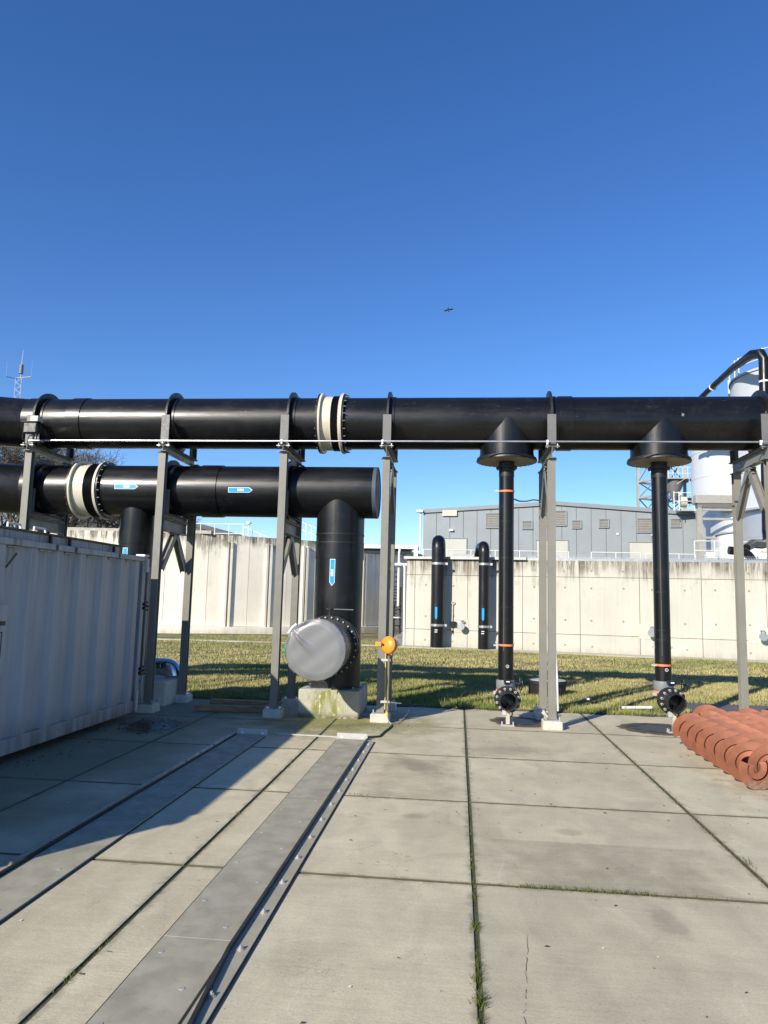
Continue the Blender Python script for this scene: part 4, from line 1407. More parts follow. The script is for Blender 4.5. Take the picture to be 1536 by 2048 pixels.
rod = MB().tube([(-7.05, 11.335, 4.395), (-3, 11.335, 4.392), (2, 11.335, 4.395), (9, 11.335, 4.392)], .014, 10).build('conduit_rod', GALV)
tag(origin(rod, (-7.05, 11.335, 4.395)), 'thin shiny galvanised conduit running along the front of the upper pipe', 'conduit')
for x in (-4.9, -2.89, -1.24, 1.36, 4.55):
    c_ = thing('conduit_clip', {-4.9: 'pale conduit clip on the second frame from the left', -2.89: 'pale conduit clip on the third frame, left of the cream coupling', -1.24: 'pale conduit clip on the fourth frame, above the orange round cover',
                               1.36: 'pale conduit clip on the fifth frame, between the two risers', 4.55: 'pale conduit clip on the rightmost frame'}[x], 'clip', (x, 11.335, 4.345), 'clips holding the conduit')
    MB().cyl((x, 11.335, 4.346), (x, 11.335, 4.376), .017, n=8).build('foot', WHITE, c_)
    MB().ring((x, 11.335, 4.395), (1, 0, 0), .0145, .026, .035, 12).build('clamp', WHITE, c_)

# floodlight
fd = thing('floodlight', 'square black floodlight with pale gear box on the leftmost frame', 'floodlight', (-7.1, 11.25, 4.35))
MB().box(-7.22, -6.98, 11.10, 11.22, 4.47, 4.655, .012).build('housing', RUBBER, fd)
MB().box(-7.20, -7.0, 11.088, 11.098, 4.485, 4.635).build('glass', simple('lamp_glass', (.16, .155, .13), .25, var=.1), fd)
MB().box(-7.24, -6.96, 11.07, 11.23, 4.657, 4.667).build('visor', IRON, fd)
MB().box(-7.14, -7.0, 11.14, 11.30, 4.67, 4.775, .008).build('gear_box', CREAM, fd)
MB().tube([(-7.25, 11.16, 4.57), (-7.26, 11.16, 4.38), (-7.2, 11.16, 4.355)], .006, 6).build('bracket', IRON, fd)
MB().tube([(-7.1, 11.2, 4.46), (-7.17, 11.2, 4.44), (-7.22, 11.25, 4.36), (-7.24, 11.3, 4.3)], .010, 6).build('cable', GREYPL, fd)
for x in (-7.12, -7.05, -7.0):
    MB().cyl((x, 11.2, 4.39), (x, 11.2, 4.47), .014, n=8).build('gland', GALVW, fd)
MB().box(-7.18, -6.98, 11.2, 11.34, 4.362, 4.374).build('foot_plate', GALV, fd)


# ------------------------------------------------------------------ riser pipes with branch, flange and valve
def riser(X, label, vlabel, lev, wheel_dy):
    t = thing('riser_pipe', label, 'pipe', (X, PY, .6), 'slim riser pipes under the upper pipe')
    # branch of the same bore as the header, mitred into it
    MB().cyl((X, PY, 4.26), (X, PY, ZU), RU + .004, n=64, caps=False).build('branch', PIPEV, t)
    sk = MB()
    n = 48
    # reinforcing saddle band with curved upper edge at the front
    vs, fs = [], []
    for i in range(n + 1):
        a = 2 * PI * i / n
        top = 4.30 + .11 * max(0, -math.sin(a)) ** 1.4
        for z in (4.262, top):
            vs.append((X + math.cos(a) * (RU + .012), PY + math.sin(a) * (RU + .012), z))
    for i in range(n):
        fs.append((2 * i, 2 * i + 2, 2 * i + 3, 2 * i + 1))
    sk.add(vs, fs).build('reinforcing_band', PIPEV, t)
    FR = .50
    MB().lathe((X, PY, 4.205), (0, 0, 1), [(0, .2), (0, FR), (.025, FR), (.055, FR - .012), (.055, RU)], 72).build('flange', PIPED, t)
    MB().lathe((X, PY, 4.203), (0, 0, 1), [(0, 0), (0, FR - .012)], 72).build('blind_plate', TAN, t)
    bb = MB().cyl((X, PY, 4.192), (X, PY, 4.262), .0075, n=6).build('flange_bolt', GREYPL, t)
    bb.location = (FR - .03, 0, 0)
    for k_ in range(1, 32):
        a = 2 * PI * k_ / 32
        inst(bb, 'flange_bolt', t, (math.cos(a) * (FR - .03), math.sin(a) * (FR - .03), 0))
    MB().lathe((X, PY, 4.09), (0, 0, 1), [(0, .1), (0, .175), (.028, .175), (.028, .13), (.11, .13)], 40).build('neck_flange', PIPED, t)
    for k_ in range(8):
        a = 2 * PI * (k_ + .5) / 8
        MB().cyl((X + math.cos(a) * .155, PY + math.sin(a) * .155, 4.07), (X + math.cos(a) * .155, PY + math.sin(a) * .155, 4.13), .011, n=6).build('neck_bolt', IRON, t)
    MB().cyl((X, PY, .60 + lev), (X, PY, 4.1), .123, n=40).build('pipe', PIPEV, t)
    MB().lathe((X, PY, 3.95), (0, 0, 1), [(0, .12), (0, .127), (.15, .127)], 40).build('coupling_sleeve', PIPED, t)
    MB().box(X - .045, X - .036, PY - .124, PY - .115, 1.1, 3.9).build('marking_line', simple('pipe_line_grey', (.10, .10, .10), .5) if 'pipe_line_grey' not in bpy.data.materials else bpy.data.materials['pipe_line_grey'], t)
    # strap
    def strap(z, tilt=0):
        s_ = MB().lathe((X, PY, z - .015), (tilt, 0, 1), [(0, .124), (0, .131), (.032, .131), (.032, .124)], 40).build('orange_strap', ORANGE, t)
        MB().box(X - .20, X - .12, PY - .10, PY - .07, z - .015, z + .01).build('strap_buckle', GALVW, s_)
    if lev == 0:
        strap(3.70)
        strap(1.19)
    else:
        strap(.955)
    for dx in (-.15, .13):
        MB().ring((X + dx, PY - .03, 1.17 + .06), (0, 1, 0), .010, .022, .02, 10).build('eye_lug', GALVW, t)
    for z in ((3.2, 2.6, 1.8) if lev == 0 else (2.1, 1.5, 1.35)):
        MB().ring((X, PY, z), (0, 0, 1), .118, .1245, .012, 40).build('weld', PIPED, t)
    # printed ring mark low on the pipe
    f = MB().ring((X + .02, PY - .1235, .86 + lev * .4), (0, 1, 0), .020, .025, .004, 20)
    f.build('round_mark', WHITED, t)
    MB().box(X + .014, X + .018, PY - .1265, PY - .1235, .85 + lev * .4, .873 + lev * .4).build('mark_letter', WHITED, t)
    MB().box(X + .018, X + .028, PY - .1265, PY - .1235, .85 + lev * .4, .854 + lev * .4).build('mark_letter', WHITED, t)
    # grey coupling and elbow towards the viewer
    MB().lathe((X, PY, .50 + lev), (0, 0, 1), [(0, .12), (0, .145), (.03, .152), (.11, .152), (.14, .145), (.14, .12)], 36).build('grey_coupling', GREYPL, t)
    VZ = .385 + lev
    MB().tube([(X, PY, .56 + lev)] + arc((X, PY - .17, .56 + lev), (0, 1, 0), (0, 0, -1), .17, .1, PI / 2, 8) + [(X, 11.70, VZ)], .125, 28).build('elbow', GREYPL, t)
    MB().lathe((X, PY, .44 + lev), (.12, 0, 1), [(0, .15), (0, .158), (.035, .158), (.035, .15)], 36).build('orange_strap', ORANGE, t)
    MB().box(X - .20, X - .14, PY - .14, PY - .08, .42 + lev, .47 + lev).build('strap_lug', GALVW, t)

    # ---- valve
    v = thing('flanged_valve', vlabel, 'valve', (X, 11.5, VZ), 'open flanged valves at the riser feet')
    O = Vector((X, 0, VZ))
    Yv = lambda y, dx=0, dz=0: (X + dx, y, VZ + dz)
    # rear flange, wafer body, front flange, open spool
    MB().lathe(Yv(11.72), (0, -1, 0), [(0, .12), (0, .195), (.03, .195), (.03, .12)], 40).build('rear_flange', IRON, v)
    MB().lathe(Yv(11.685), (0, -1, 0), [(0, .12), (0, .17), (.07, .17), (.07, .12)], 40).build('valve_body', IRON, v)
    bm_ = MB()
    n = 64
    fr_ = []
    for k_ in range(n):
        a = 2 * PI * k_ / n
        fr_.append(.200 + .006 * math.cos(12 * a))
    vs = []
    for (dist, kind) in ((0, 0), (.03, 0), (.03, 1), (0, 1)):
        for k_ in range(n):
            a = 2 * PI * k_ / n
            rr = fr_[k_] if kind == 0 else .13
            vs.append((X + math.cos(a) * rr, 11.61 - dist, VZ + math.sin(a) * rr))
    fs = []
    for j in range(4):
        for i in range(n):
            fs.append((j * n + i, j * n + (i + 1) % n, ((j + 1) % 4) * n + (i + 1) % n, ((j + 1) % 4) * n + i))
    bm_.add(vs, fs).build('front_flange', IRON, v)
    MB().lathe(Yv(11.58), (0, -1, 0), [(0, .150), (.05, .146), (.055, .140), (.22, .140), (.225, .136), (.225, .124), (.22, .119), (-.06, .119)], 48).build('open_spool', PIPED, v)
    MB().ring(Yv(11.42), (0, 1, 0), .139, .1425, .012, 40).build('spool_bead', IRON, v)
    # butterfly disc inside, half open
    MB().lathe(Yv(11.66), (.15, -1, .1), [(0, 0), (0, .112), (.01, .117), (.02, .112), (.035, .04), (.04, 0)], 40).build('disc', simple('disc_dark', (.06, .058, .055), .45, .3) if 'disc_dark' not in bpy.data.materials else bpy.data.materials['disc_dark'], v)
    MB().tube([Yv(11.6, .0, -.06), Yv(11.55, .0, -.09), Yv(11.5, .0, -.117)], .012, 6).build('hinge', IRON, v)
    b0 = MB().cyl((X, 11.5 - .02, VZ), (X, 11.5 + .02, VZ), .0185, n=12).build('bolt', WHITED if False else GALVW, v)
    b0.location = (.168 * math.cos(PI / 12), .062, .168 * math.sin(PI / 12))
    for k_ in range(1, 12):
        a = PI / 12 + 2 * PI * k_ / 12
        inst(b0, 'bolt', v, (.168 * math.cos(a), .062, .168 * math.sin(a)))
    b1 = MB().cyl((X, 11.5 - .028, VZ), (X, 11.5 - .0195, VZ), .009, n=8).build('bolt_end', IRON, v)
    b1.location = (.168 * math.cos(PI / 12), .062, .168 * math.sin(PI / 12))
    for k_ in range(1, 12):
        a = PI / 12 + 2 * PI * k_ / 12
        inst(b1, 'bolt_end', v, (.168 * math.cos(a), .062, .168 * math.sin(a)))
    # white sticker on the spool neck
    sa = MB()
    for k_ in range(5):
        a0, a1 = R(140 + 9 * k_), R(149 + 9 * k_)
        sa.add([(X + math.cos(q) * rr, 11.5295, VZ + math.sin(q) * rr) for q, rr in ((a0, .131), (a1, .131), (a1, .142), (a0, .142))], [(0, 1, 2, 3)])
    sa.build('sticker', WHITED, v, smooth=False)
    # stem, gear box and handwheel
    MB().cyl(Yv(11.64, 0, .16), Yv(11.64, 0, .26), .026, n=14).build('stem', simple('stem_blue', (.06, .13, .20), .4), v) if 'stem_blue' not in bpy.data.materials else MB().cyl(Yv(11.64, 0, .16), Yv(11.64, 0, .26), .026, n=14).build('stem', bpy.data.materials['stem_blue'], v)
    MB().box(X - .045, X + .045, 11.60, 11.68, VZ + .225, VZ + .235).build('stem_plate', IRON, v)
    g = MB().box(X - .055, X + .055, 11.58, 11.70, VZ + .236, VZ + .30, .015).build('gear_box', IRON, v)
    MB().box(X - .02, X + .03, 11.575, 11.579, VZ + .265, VZ + .282).build('type_plate', WHITED, g)
    wy = 11.64 + wheel_dy
    MB().cyl((X + .05, 11.66, VZ + .26), (X + .19, wy, VZ + .245), .010, n=10).build('wheel_shaft', IRON, v)
    ax = Vector((1, .25, 0)).normalized()
    wc = Vector((X + .20, wy, VZ + .243))
    wh = MB().lathe(wc, ax, [(.008 * math.cos(q), .095 + .009 * math.sin(q)) for q in np.linspace(0, 2 * PI, 9)], 36).build('handwheel', IRON, v)
    for k_ in range(3):
        q = 2 * PI * k_ / 3 + .3
        o_ = ax.orthogonal().normalized()
        dd = Matrix.Rotation(q, 3, ax) @ o_
        MB().cyl(wc, wc + dd * .093, .008, n=6).build('spoke', IRON, wh)
    MB().cyl(wc - ax * .02, wc + ax * .02, .02, n=12).build('hub', IRON, wh)
    # stand
    sd = thing('valve_stand', 'pale steel foot with bolted base under the %s valve' % ('left open' if lev == 0 else 'right open'), 'stand', (X, 11.5, 0), 'small steel feet under the valves')
    MB().box(X - .028, X + .028, 11.50, 11.556, .03, VZ - .15).build('leg', WOODP, sd)
    MB().box(X - .10, X + .10, 11.47, 11.59, .004, .018).build('base_plate', GALVW, sd)
    for dx in (-.085, .085):
        MB().cyl((X + dx, 11.50, .018), (X + dx, 11.50, .06), .010, n=6).build('bolt', BOLT, sd)
        MB().cyl((X + dx, 11.57, .018), (X + dx, 11.57, .06), .010, n=6).build('bolt', BOLT, sd)
    MB().box(X - .085, X - .02, 11.49, 11.56, VZ - .225, VZ - .15, .006).build('clamp', GALVW, sd)
    MB().tube(arc((X + .02, 11.52, VZ - .20), (1, 0, 0), (0, 0, 1), .05, -PI / 2, PI / 2, 8), .010, 6).build('pipe_hook', IRON, sd)
    MB().cyl((X - .13, 11.52, VZ - .245), (X - .02, 11.52, VZ - .245), .008, n=6).build('adjusting_bolt', BOLT, sd)
    return t


WOODP = simple('stand_pale_steel', (.44, .40, .32), .6, var=.1)
riser(.775, 'left slim black riser pipe with bolted flange under the upper pipe, two orange straps', 'open black flanged valve facing the viewer at the foot of the left riser', 0, 0)
riser(3.235, 'right slim black riser pipe with bolted flange under the upper pipe, one orange strap', 'open black flanged valve beside the red spirals at the foot of the right riser', .07, 0)
cb = MB().tube([(.89, 12.1, 3.59), (1.0, 12.2, 3.565), (1.12, 12.3, 3.58), (1.25, 12.4, 3.62), (1.38, 12.55, 3.63), (1.53, 12.5, 3.55), (1.55, 12.4, 3.3)], .013, 8).build('cable', GREYPL)
tag(origin(cb, (.89, 12.1, 3.59)), 'dark cable sagging from the left riser to the fifth frame', 'cable')
cb = MB().tube([(1.49, 12.1, 4.0), (1.50, 12.1, 3.0), (1.51, 12.0, 2.0), (1.55, 11.95, 1.2), (1.57, 11.9, .7), (1.58, 11.9, .2)], .014, 8).build('hose', WHITE)
tag(origin(cb, (1.58, 11.9, .2)), 'thin white hose hanging between the two posts of the fifth frame', 'hose')

# ------------------------------------------------------------------ valve with tarpaulin cover on the thick pipe
vx = thing('covered_valve', 'large horizontal flanged valve in front of the thick pipe, end wrapped in grey tarpaulin', 'valve', (BX, 11.4, 1.12))
D = Vector((-.025, -1, 0)).normalized()
VC = Vector((BX, PY, 1.13))
pt = lambda d: VC + D * d
MB().cyl(pt(.05), pt(.58), .385, n=48, caps=False).build('branch', PIPED, vx)
MB().ring(pt(.56), D, .30, .475, .05, 64).build('flange', IRON, vx)
MB().lathe(pt(.585), D, [(0, .39), (.11, .39)], 56).build('valve_body', IRON, vx)
MB().ring(pt(.72), D, .30, .475, .045, 64).build('flange', IRON, vx)
b0 = None
o1 = D.cross(Vector((0, 0, 1))).normalized()
for dd_, rr in ((.755, .445), (.595, .45)):
    for k_ in range(28):
        a = 2 * PI * (k_ + .5) / 28
        loc = pt(dd_) + (o1 * math.cos(a) + Vector((0, 0, 1)) * math.sin(a)) * rr
        if b0 is None:
            b0 = MB().cyl(Vector((BX, 11.4, 1.12)) - D * .018, Vector((BX, 11.4, 1.12)) + D * .018, .013, n=6).build('bolt', BOLT, vx)
            b0.location = loc - Vector((BX, 11.4, 1.12))
        else:
            inst(b0, 'bolt', vx, loc - Vector((BX, 11.4, 1.12)))
MB().lathe(pt(.74), D, [(0, .385), (.10, .395), (.16, .41), (.85, .41)], 64).build('spool', simple('spool_olive', (.20, .185, .15), .3, .3, var=.1), vx)
for d_ in (.84, 1.0, 1.42):
    MB().ring(pt(d_), D, .39, .422, .014, 64).build('band', RUBBER, vx)
# tarpaulin: domed, wrinkled cap
n, m = 200, 56
vs, fs = [], []
up_ = Vector((0, 0, 1))
for j in range(m):
    s = j / (m - 1)
    if s < .22:
        rr, dd_ = .430 + .012 * (s / .22), 1.45 + .15 * (s / .22)
    else:
        q = (s - .22) / .78
        rr = .442 * (1 - q) + 1e-4
        dd_ = 1.60 + .035 * math.sin(min(1, q * 4) * PI / 2)
        if q < .08:
            rr = .442 - .442 * .08 * (q / .08) ** 2.0 if q > 0 else .442
    for i in range(n):
        a = 2 * PI * i / n
        # gather of folds at the upper left of the face
        px, pz = math.cos(a) * rr / .45, math.sin(a) * rr / .45
        gx, gz = (px - .78), (pz - .62)          # o1 points left; folds radiate from the tie
        gd = math.hypot(gx, gz)
        ga = math.atan2(gz, gx)
        fd = math.sin(ga * 5.2 + .5 + .8 * gd)
        w_ = math.exp(-(gd / .75) ** 3) * (max(0, fd) ** 3) * .055 * min(1, gd * 2.2)
        w_ += .0015 * math.sin(a * 19) * max(0, (rr / .45 - .8) * 4)
        w_ += .005 * math.sin(px * 7 + pz * 3) * math.cos(pz * 6)
        vs.append(pt(dd_ + w_) + (o1 * math.cos(a) + up_ * math.sin(a)) * (rr + (.0015 * math.sin(a * 26 + 1) if s < .25 else 0)))
for j in range(m - 1):
    for i in range(n):
        fs.append((j * n + i, j * n + (i + 1) % n, (j + 1) * n + (i + 1) % n, (j + 1) * n + i))
tc__ = MB().add(vs, fs).build('tarpaulin_cover', TARP, vx)
tc__.data.set_sharp_from_angle(angle=PI)
MB().ring(pt(1.52), D, .434, .442, .02, 64).build('tie_band', GREYPL, vx)
GREEN = simple('green_cord', (.0, .30, .16), .5)
lp_ = pt(1.56) + o1 * .445 + up_ * .05
MB().tube([lp_ + up_ * .16 - o1 * .04, lp_ + up_ * .04, lp_ - up_ * .06 + o1 * .02, lp_ - up_ * .19 + o1 * .04], .008, 6).build('green_cord', GREEN, vx)
MB().tube([lp_ + up_ * .10 - o1 * .02, lp_ - up_ * .05 + o1 * .03, lp_ - up_ * .17 + o1 * .035], .006, 6).build('green_cord', GREEN, vx)
MB().tube([lp_ + up_ * .17 - o1 * .02, lp_ + up_ * .25 - o1 * .07, lp_ + up_ * .31 - o1 * .14], .018, 8).build('knot', WHITED, vx)
# stem and lever
sp_ = pt(.64)
MB().cyl(sp_ + up_ * .40, sp_ + up_ * .56, .035, n=14).build('stem', IRON, vx)
MB().cyl(sp_ + up_ * .56, sp_ + up_ * .585, .05, n=14).build('stem_head', IRON, vx)
MB().bar(sp_ + up_ * .575 + Vector((-.06, 0, 0)), sp_ + up_ * .57 + Vector((.36, .06, 0)), .035, .012).build('lever', GREYPL, vx)
# bracket on the block
MB().box(-2.32, -2.03, 11.60, 11.66, .44, .72).build('bracket_plate', IRON, vx)
MB().box(-2.38, -1.98, 11.55, 11.80, .437, .452).build('bracket_base', GALV, vx)
MB().add([(-2.03, 11.58, .45), (-1.97, 11.78, .45), (-2.03, 11.63, .70), (-2.10, 11.63, .70)], [(0, 1, 2, 3)]).build('bracket_web', IRON, vx)

# ------------------------------------------------------------------ orange round cover unit with thin pipe
eb = thing('orange_cover_unit', 'round orange cover with side tab on a thin standpipe beside the fourth frame', 'wash unit', (-1.05, 11.30, .1))
oc = Vector((-1.065, 11.22, 1.185))
ax = Vector((-.62, -1, .16)).normalized()
MB().lathe(oc, ax, [(-.05, .118), (-.03, .130), (0, .132), (.004, .128), (.022, .115), (.036, .085), (.045, .045), (.047, 0)], 40).build('cover', YELLOW, eb)
MB().lathe(oc - ax * .055, -ax, [(0, .115), (.02, .125), (.06, .10), (.09, .04), (.09, 0)], 36).build('bowl', simple('orange_shadow_plastic', (.62, .15, .02), .45), eb)
MB().bar(oc + Vector((-.10, -.01, .01)), oc + Vector((-.19, .02, .015)), .02, .06).build('tab', YELLOW, eb)
MB().lathe(oc + ax * .040 + Vector((-.055, 0, .0)), ax, [(0, .018), (.006, .014), (.006, 0)], 14).build('tab_hole', RUBBER, eb)
MB().bar(oc + Vector((.10, .08, .13)), oc + Vector((.17, .10, -.02)), .03, .05).build('paddle', GALV, eb)
MB().tube([oc + Vector((0, .09, -.02)), oc + Vector((.01, .10, -.12)), oc + Vector((.01, .10, -.4)), (-1.06, 11.33, .14)], .017, 10).build('standpipe', simple('pipe_brass', (.30, .25, .16), .4, .4), eb)
MB().tube([oc + Vector((-.04, .1, -.10)), (-1.105, 11.34, .9), (-1.10, 11.34, .2)], .009, 8).build('thin_pipe', YELLOW.copy() if False else simple('yellow_tube', (.55, .48, .15), .5), eb)
for z in (.93, .30):
    MB().box(-1.17, -1.03, 11.315, 11.345, z, z + .035).build('pipe_clamp', GALVW, eb)
MB().tube([(-1.05, 11.34, .31), (-.85, 11.34, .30)], .007, 6).build('side_rod', GALV, eb)
MB().cyl((-1.065, 11.33, .10), (-1.065, 11.33, .16), .022, n=10).build('yellow_end', simple('yellow_cap', (.65, .50, .05), .4), eb)
hs = MB().tube([(-1.065, 11.33, .12), (-1.04, 11.25, .05), (-.98, 11.15, .018), (-.9, 11.25, .02), (-.84, 11.7, .02), (-.80, 12.2, .03), (-.82, 12.5, .05)], .008, 6).build('hose', GALVW)
tag(origin(hs, (-1.0, 11.2, 0)), 'thin pale hose looping on the slabs beside the fourth frame foot', 'hose')
hs = MB().tube([(-.96, 11.1, .014), (-.98, 10.8, .014), (-1.02, 10.5, .014), (-1.05, 10.15, .014), (-1.15, 10.08, .016), (-1.3, 10.02, .016)], .013, 6).build('hose', RUBBER)
tag(origin(hs, (-1.0, 10.5, 0)), 'black hose on the slabs between the fourth frame and the right track', 'hose')
hs = MB().tube([(-2.48, 10.02, .012), (-2.3, 10.0, .014), (-2.1, 9.99, .013), (-1.9, 9.98, .014), (-1.7, 9.98, .013), (-1.6, 9.96, .013)], .011, 6).build('hose', GALVW)
tag(origin(hs, (-2.0, 10, 0)), 'thin pale conduit on the slabs joining the two track end plates', 'conduit')

# ------------------------------------------------------------------ manhole collar, planks, rod
mh = thing('manhole_collar', 'black round plastic manhole collar with pale lid in the grass behind the fifth frame', 'manhole', (1.87, 15.75, 0))
MB().lathe((1.87, 15.75, -.05), (0, 0, 1), [(0, .37), (.26, .38), (.265, .41), (.33, .41), (.335, .40), (.335, .38)], 48).build('collar', RUBBER, mh)
MB().lathe((1.87, 15.75, .275), (0, 0, 1), [(0, .385), (.012, .385), (.02, .36), (.025, 0)], 48).build('lid', simple('lid_pale', (.42, .41, .37), .6), mh)
MB().cyl((1.87, 15.75, .30), (1.87, 15.75, .33), .10, n=20).build('lid_knob', RUBBER, mh)
for k_ in range(14):
    a = 2 * PI * k_ / 14
    MB().box(1.87 + math.cos(a) * .375 - .008, 1.87 + math.cos(a) * .375 + .008, 15.75 + math.sin(a) * .375 - .008, 15.75 + math.sin(a) * .375 + .008, -.03, .21).build('rib', RUBBER, mh)
pk = MB().box(-.575, .575, -.07, .07, .003, .10, .006).build('timber_beam', WOOD)
pk.location = (-3.68, 11.80, 0)
pk.rotation_euler = (0, 0, R(6))
tag(pk, 'front weathered timber beam lying in shade between the second and third frames', 'timber')
pk = MB().box(-.62, .62, -.05, .05, .002, .09, .006).build('timber_beam', WOOD)
pk.location = (-3.50, 12.08, .06)
pk.rotation_euler = (0, 0, R(-2))
tag(pk, 'rear slightly higher timber beam lying behind the front one in shade', 'timber')
sk_ = MB().box(-3.95, -3.1, 11.95, 12.2, .002, .058).build('timber_block', WOOD)
tag(origin(sk_, (-3.5, 12.08, 0)), 'short dark timber packing under the rear beam', 'timber')
wr = MB().bar((2.95, 13.75, .05), (3.5, 13.85, .06), .05, .04).build('white_stake', WHITE)
tag(origin(wr, (3.2, 13.8, 0)), 'short white stake lying in the grass behind the right open valve', 'stake')
pb = thing('paper_scrap', 'small white paper scrap in the grass right of the manhole collar', 'litter', (2.55, 14.6, .06))
MB().box(2.47, 2.55, 14.55, 14.6, .05, .09, .01).build('scrap', WHITE, pb)

# puddles, stains
def disc_at(name, x, y, rx, ry, rot, m, z=.004, label='', cat='stain', n=40):
    o = MB().add([(math.cos(2 * PI * i / n), math.sin(2 * PI * i / n), 0) for i in range(n)], [tuple(range(n))]).build(name, m)
    o.location = (x, y, z)
    o.scale = (rx, ry, 1)
    o.rotation_euler = (0, 0, rot)
    tag(o, label, cat)
    return o


disc_at('puddle', .98, 11.98, .50, .58, .1, WET, .0045, 'dark wet puddle around the foot of the left open valve', 'puddle')
disc_at('puddle', 3.08, 11.85, .66, .62, 0, WET, .0045, 'dark wet puddle around the foot of the right open valve', 'puddle')
disc_at('dirt_patch', -4.35, 10.25, .5, .75, .3, DAMP, .005, 'wet black debris patch on the slabs at the container end', 'dirt')
for i, (x, y, rx, ry, lab) in enumerate(((.92, 6.4, .17, .13, 'dark smear on the slab in the middle of the paving'), (-.35, 6.6, .14, .12, 'faint grey scuff left of the mossy joint'), (1.27, 4.72, .12, .28, 'faint dark streak on the near right slab'),
                                         (.6, 9.6, .7, .4, 'broad faint dirty area on the slab before the left valve'), (3.6, 8.2, 1.0, 1.2, 'broad dirty area on the slabs beside the red spirals'),
                                         (-.45, 8.6, .25, .8, 'long faint dark stain left of the mossy joint'), (-1.5, 11.05, .9, .22, 'green brown litter film in front of the mossy block'))):
    disc_at('dirt_stain', x, y, rx, ry, .1 * i, STAIN, .003 + .0004 * i, lab, 'stain')
lv = MB()
for i in range(330):
    x, y = rng.uniform(-3, 5.5), rng.uniform(2.6, 12.8)
    if i < 30:
        x, y = -.69 + rng.gauss(0, .10), 11.0 + rng.gauss(0, .22)
    elif i < 75:
        x, y = -1.55 + rng.gauss(0, .35), 10.9 + rng.gauss(0, .22) + rng.choice((0, .1))
    s, a = rng.uniform(.004, .013), rng.uniform(0, 6.3)
    lv.add([(x + math.cos(a) * s * 1.6, y + math.sin(a) * s * 1.6, .006), (x - math.sin(a) * s * .6, y + math.cos(a) * s * .6, .010), (x - math.cos(a) * s * 1.6, y - math.sin(a) * s * 1.6, .006), (x + math.sin(a) * s * .6, y - math.cos(a) * s * .6, .007)], [(0, 1, 2, 3)])
lo_ = lv.build('leaf_litter', LEAF, kind='stuff')
tag(lo_, 'small brown leaf bits and twigs scattered over the concrete slabs', 'litter')
dr = MB()
for i in range(110):
    x, y = rng.uniform(-4, 5.5), rng.uniform(3, 12.5)
    s = rng.uniform(.003, .011)
    n_ = 7
    dr.add([(x + math.cos(2 * PI * k / n_) * s * rng.uniform(.6, 1.5), y + math.sin(2 * PI * k / n_) * s * rng.uniform(.6, 1.5), .0042) for k in range(n_)], [tuple(range(n_))])
do = dr.build('droppings', DROP, kind='stuff')
tag(do, 'small white bird droppings and lime specks dotted over the slabs', 'droppings')

# ------------------------------------------------------------------ container tracks
def track(xa, xb, side, label):
    """xa..xb plate; side +1: rail right of the plate"""
    t = thing('container_track', label, 'guide track', ((xa + xb) / 2, 6, 0), 'steel guide tracks for containers')
    y0, y1 = 1.2, 9.86
    n = 3
    for i in range(n):
        a, b = y0 + (y1 - y0) * i / n, y0 + (y1 - y0) * (i + 1) / n - .003
        MB().box(xa, xb, a, b, .005, .017, .0015).build('plate', PLATE, t)
    for i in range(26):
        x, y = (xa + .06 if i % 2 else xb - .09), 1.6 + i * .33
        MB().lathe((x, y, .0172), (0, 0, 1), [(0, .016), (.002, .014), (.002, 0)], 10).build('countersunk_bolt', BOLT, t)
    e = xb if side > 0 else xa
    s = side
    lo_x, hi_x = (e + .014 * s, e + .115 * s)
    MB().box(min(lo_x, hi_x), max(lo_x, hi_x), 2.0, 9.80, .005, .014, .001).build('bed_plate', TRIM, t)
    for xx in ((hi_x + .007 * s), (xa - .007 if s > 0 else xb + .007)):  # dark strips painted in for the edge shadows and gaps beside the plates
        MB().box(xx - .006, xx + .006, 2.0, 9.80, .0035, .0065).build('edge_shadow_strip', RUBBER, t)
    fl = 0.055
    pth_ = [(e + .012 * s, 9.84, .022), (e + .012 * s, 3.98, .022), (e + (.012 + fl) * s, 3.2, .022), (e + (.012 + .11) * s, 2.2, .022)]
    MB().prof(pth_[0], pth_[1], [(-.009, -.018), (.009, -.018), (.009, .018), (-.009, .018)]).build('guide_rail', RAIL, t, smooth=False)
    q = MB()
    q.prof(pth_[1], pth_[2], [(-.009, -.018), (.009, -.018), (.009, .018), (-.009, .018)])
    q.prof(pth_[2], pth_[3], [(-.009, -.018), (.009, -.018), (.009, .018), (-.009, .018)])
    q.build('flared_rail', RAIL, t, smooth=False)
    b0 = None
    for i in range(15):
        y = 3.08 + .462 * i
        if b0 is None:
            b0 = MB().cyl(((xa + xb) / 2, 6, .014), ((xa + xb) / 2, 6, .028), .0135, n=6).cyl(((xa + xb) / 2, 6, .014), ((xa + xb) / 2, 6, .018), .021, n=14).cyl(((xa + xb) / 2, 6, .028), ((xa + xb) / 2, 6, .036), .007, n=8).build('bolt', BOLT, t)
        o = b0 if i == 0 else inst(b0, 'bolt', t, (0, 0, 0))
        o.location = (e + .068 * s - (xa + xb) / 2, y - 6, 0)
    ex = (xa - .01, xb + .01)
    MB().box(ex[0], ex[1], 9.90, 9.912, .004, .085).build('end_stop', GALVW, t)
    for f in (.12, .8):
        MB().box(ex[0] + (ex[1] - ex[0]) * f, ex[0] + (ex[1] - ex[0]) * f + .035, 9.895, 9.899, .02, .045).build('fixing', WHITED, t)
    return t


track(-1.585, -1.195, 1, 'right steel track plate with dark guide rail and bolts along its right side')
track(-2.955, -2.565, -1, 'left steel track plate, half in the container shadow, rail along its left side')

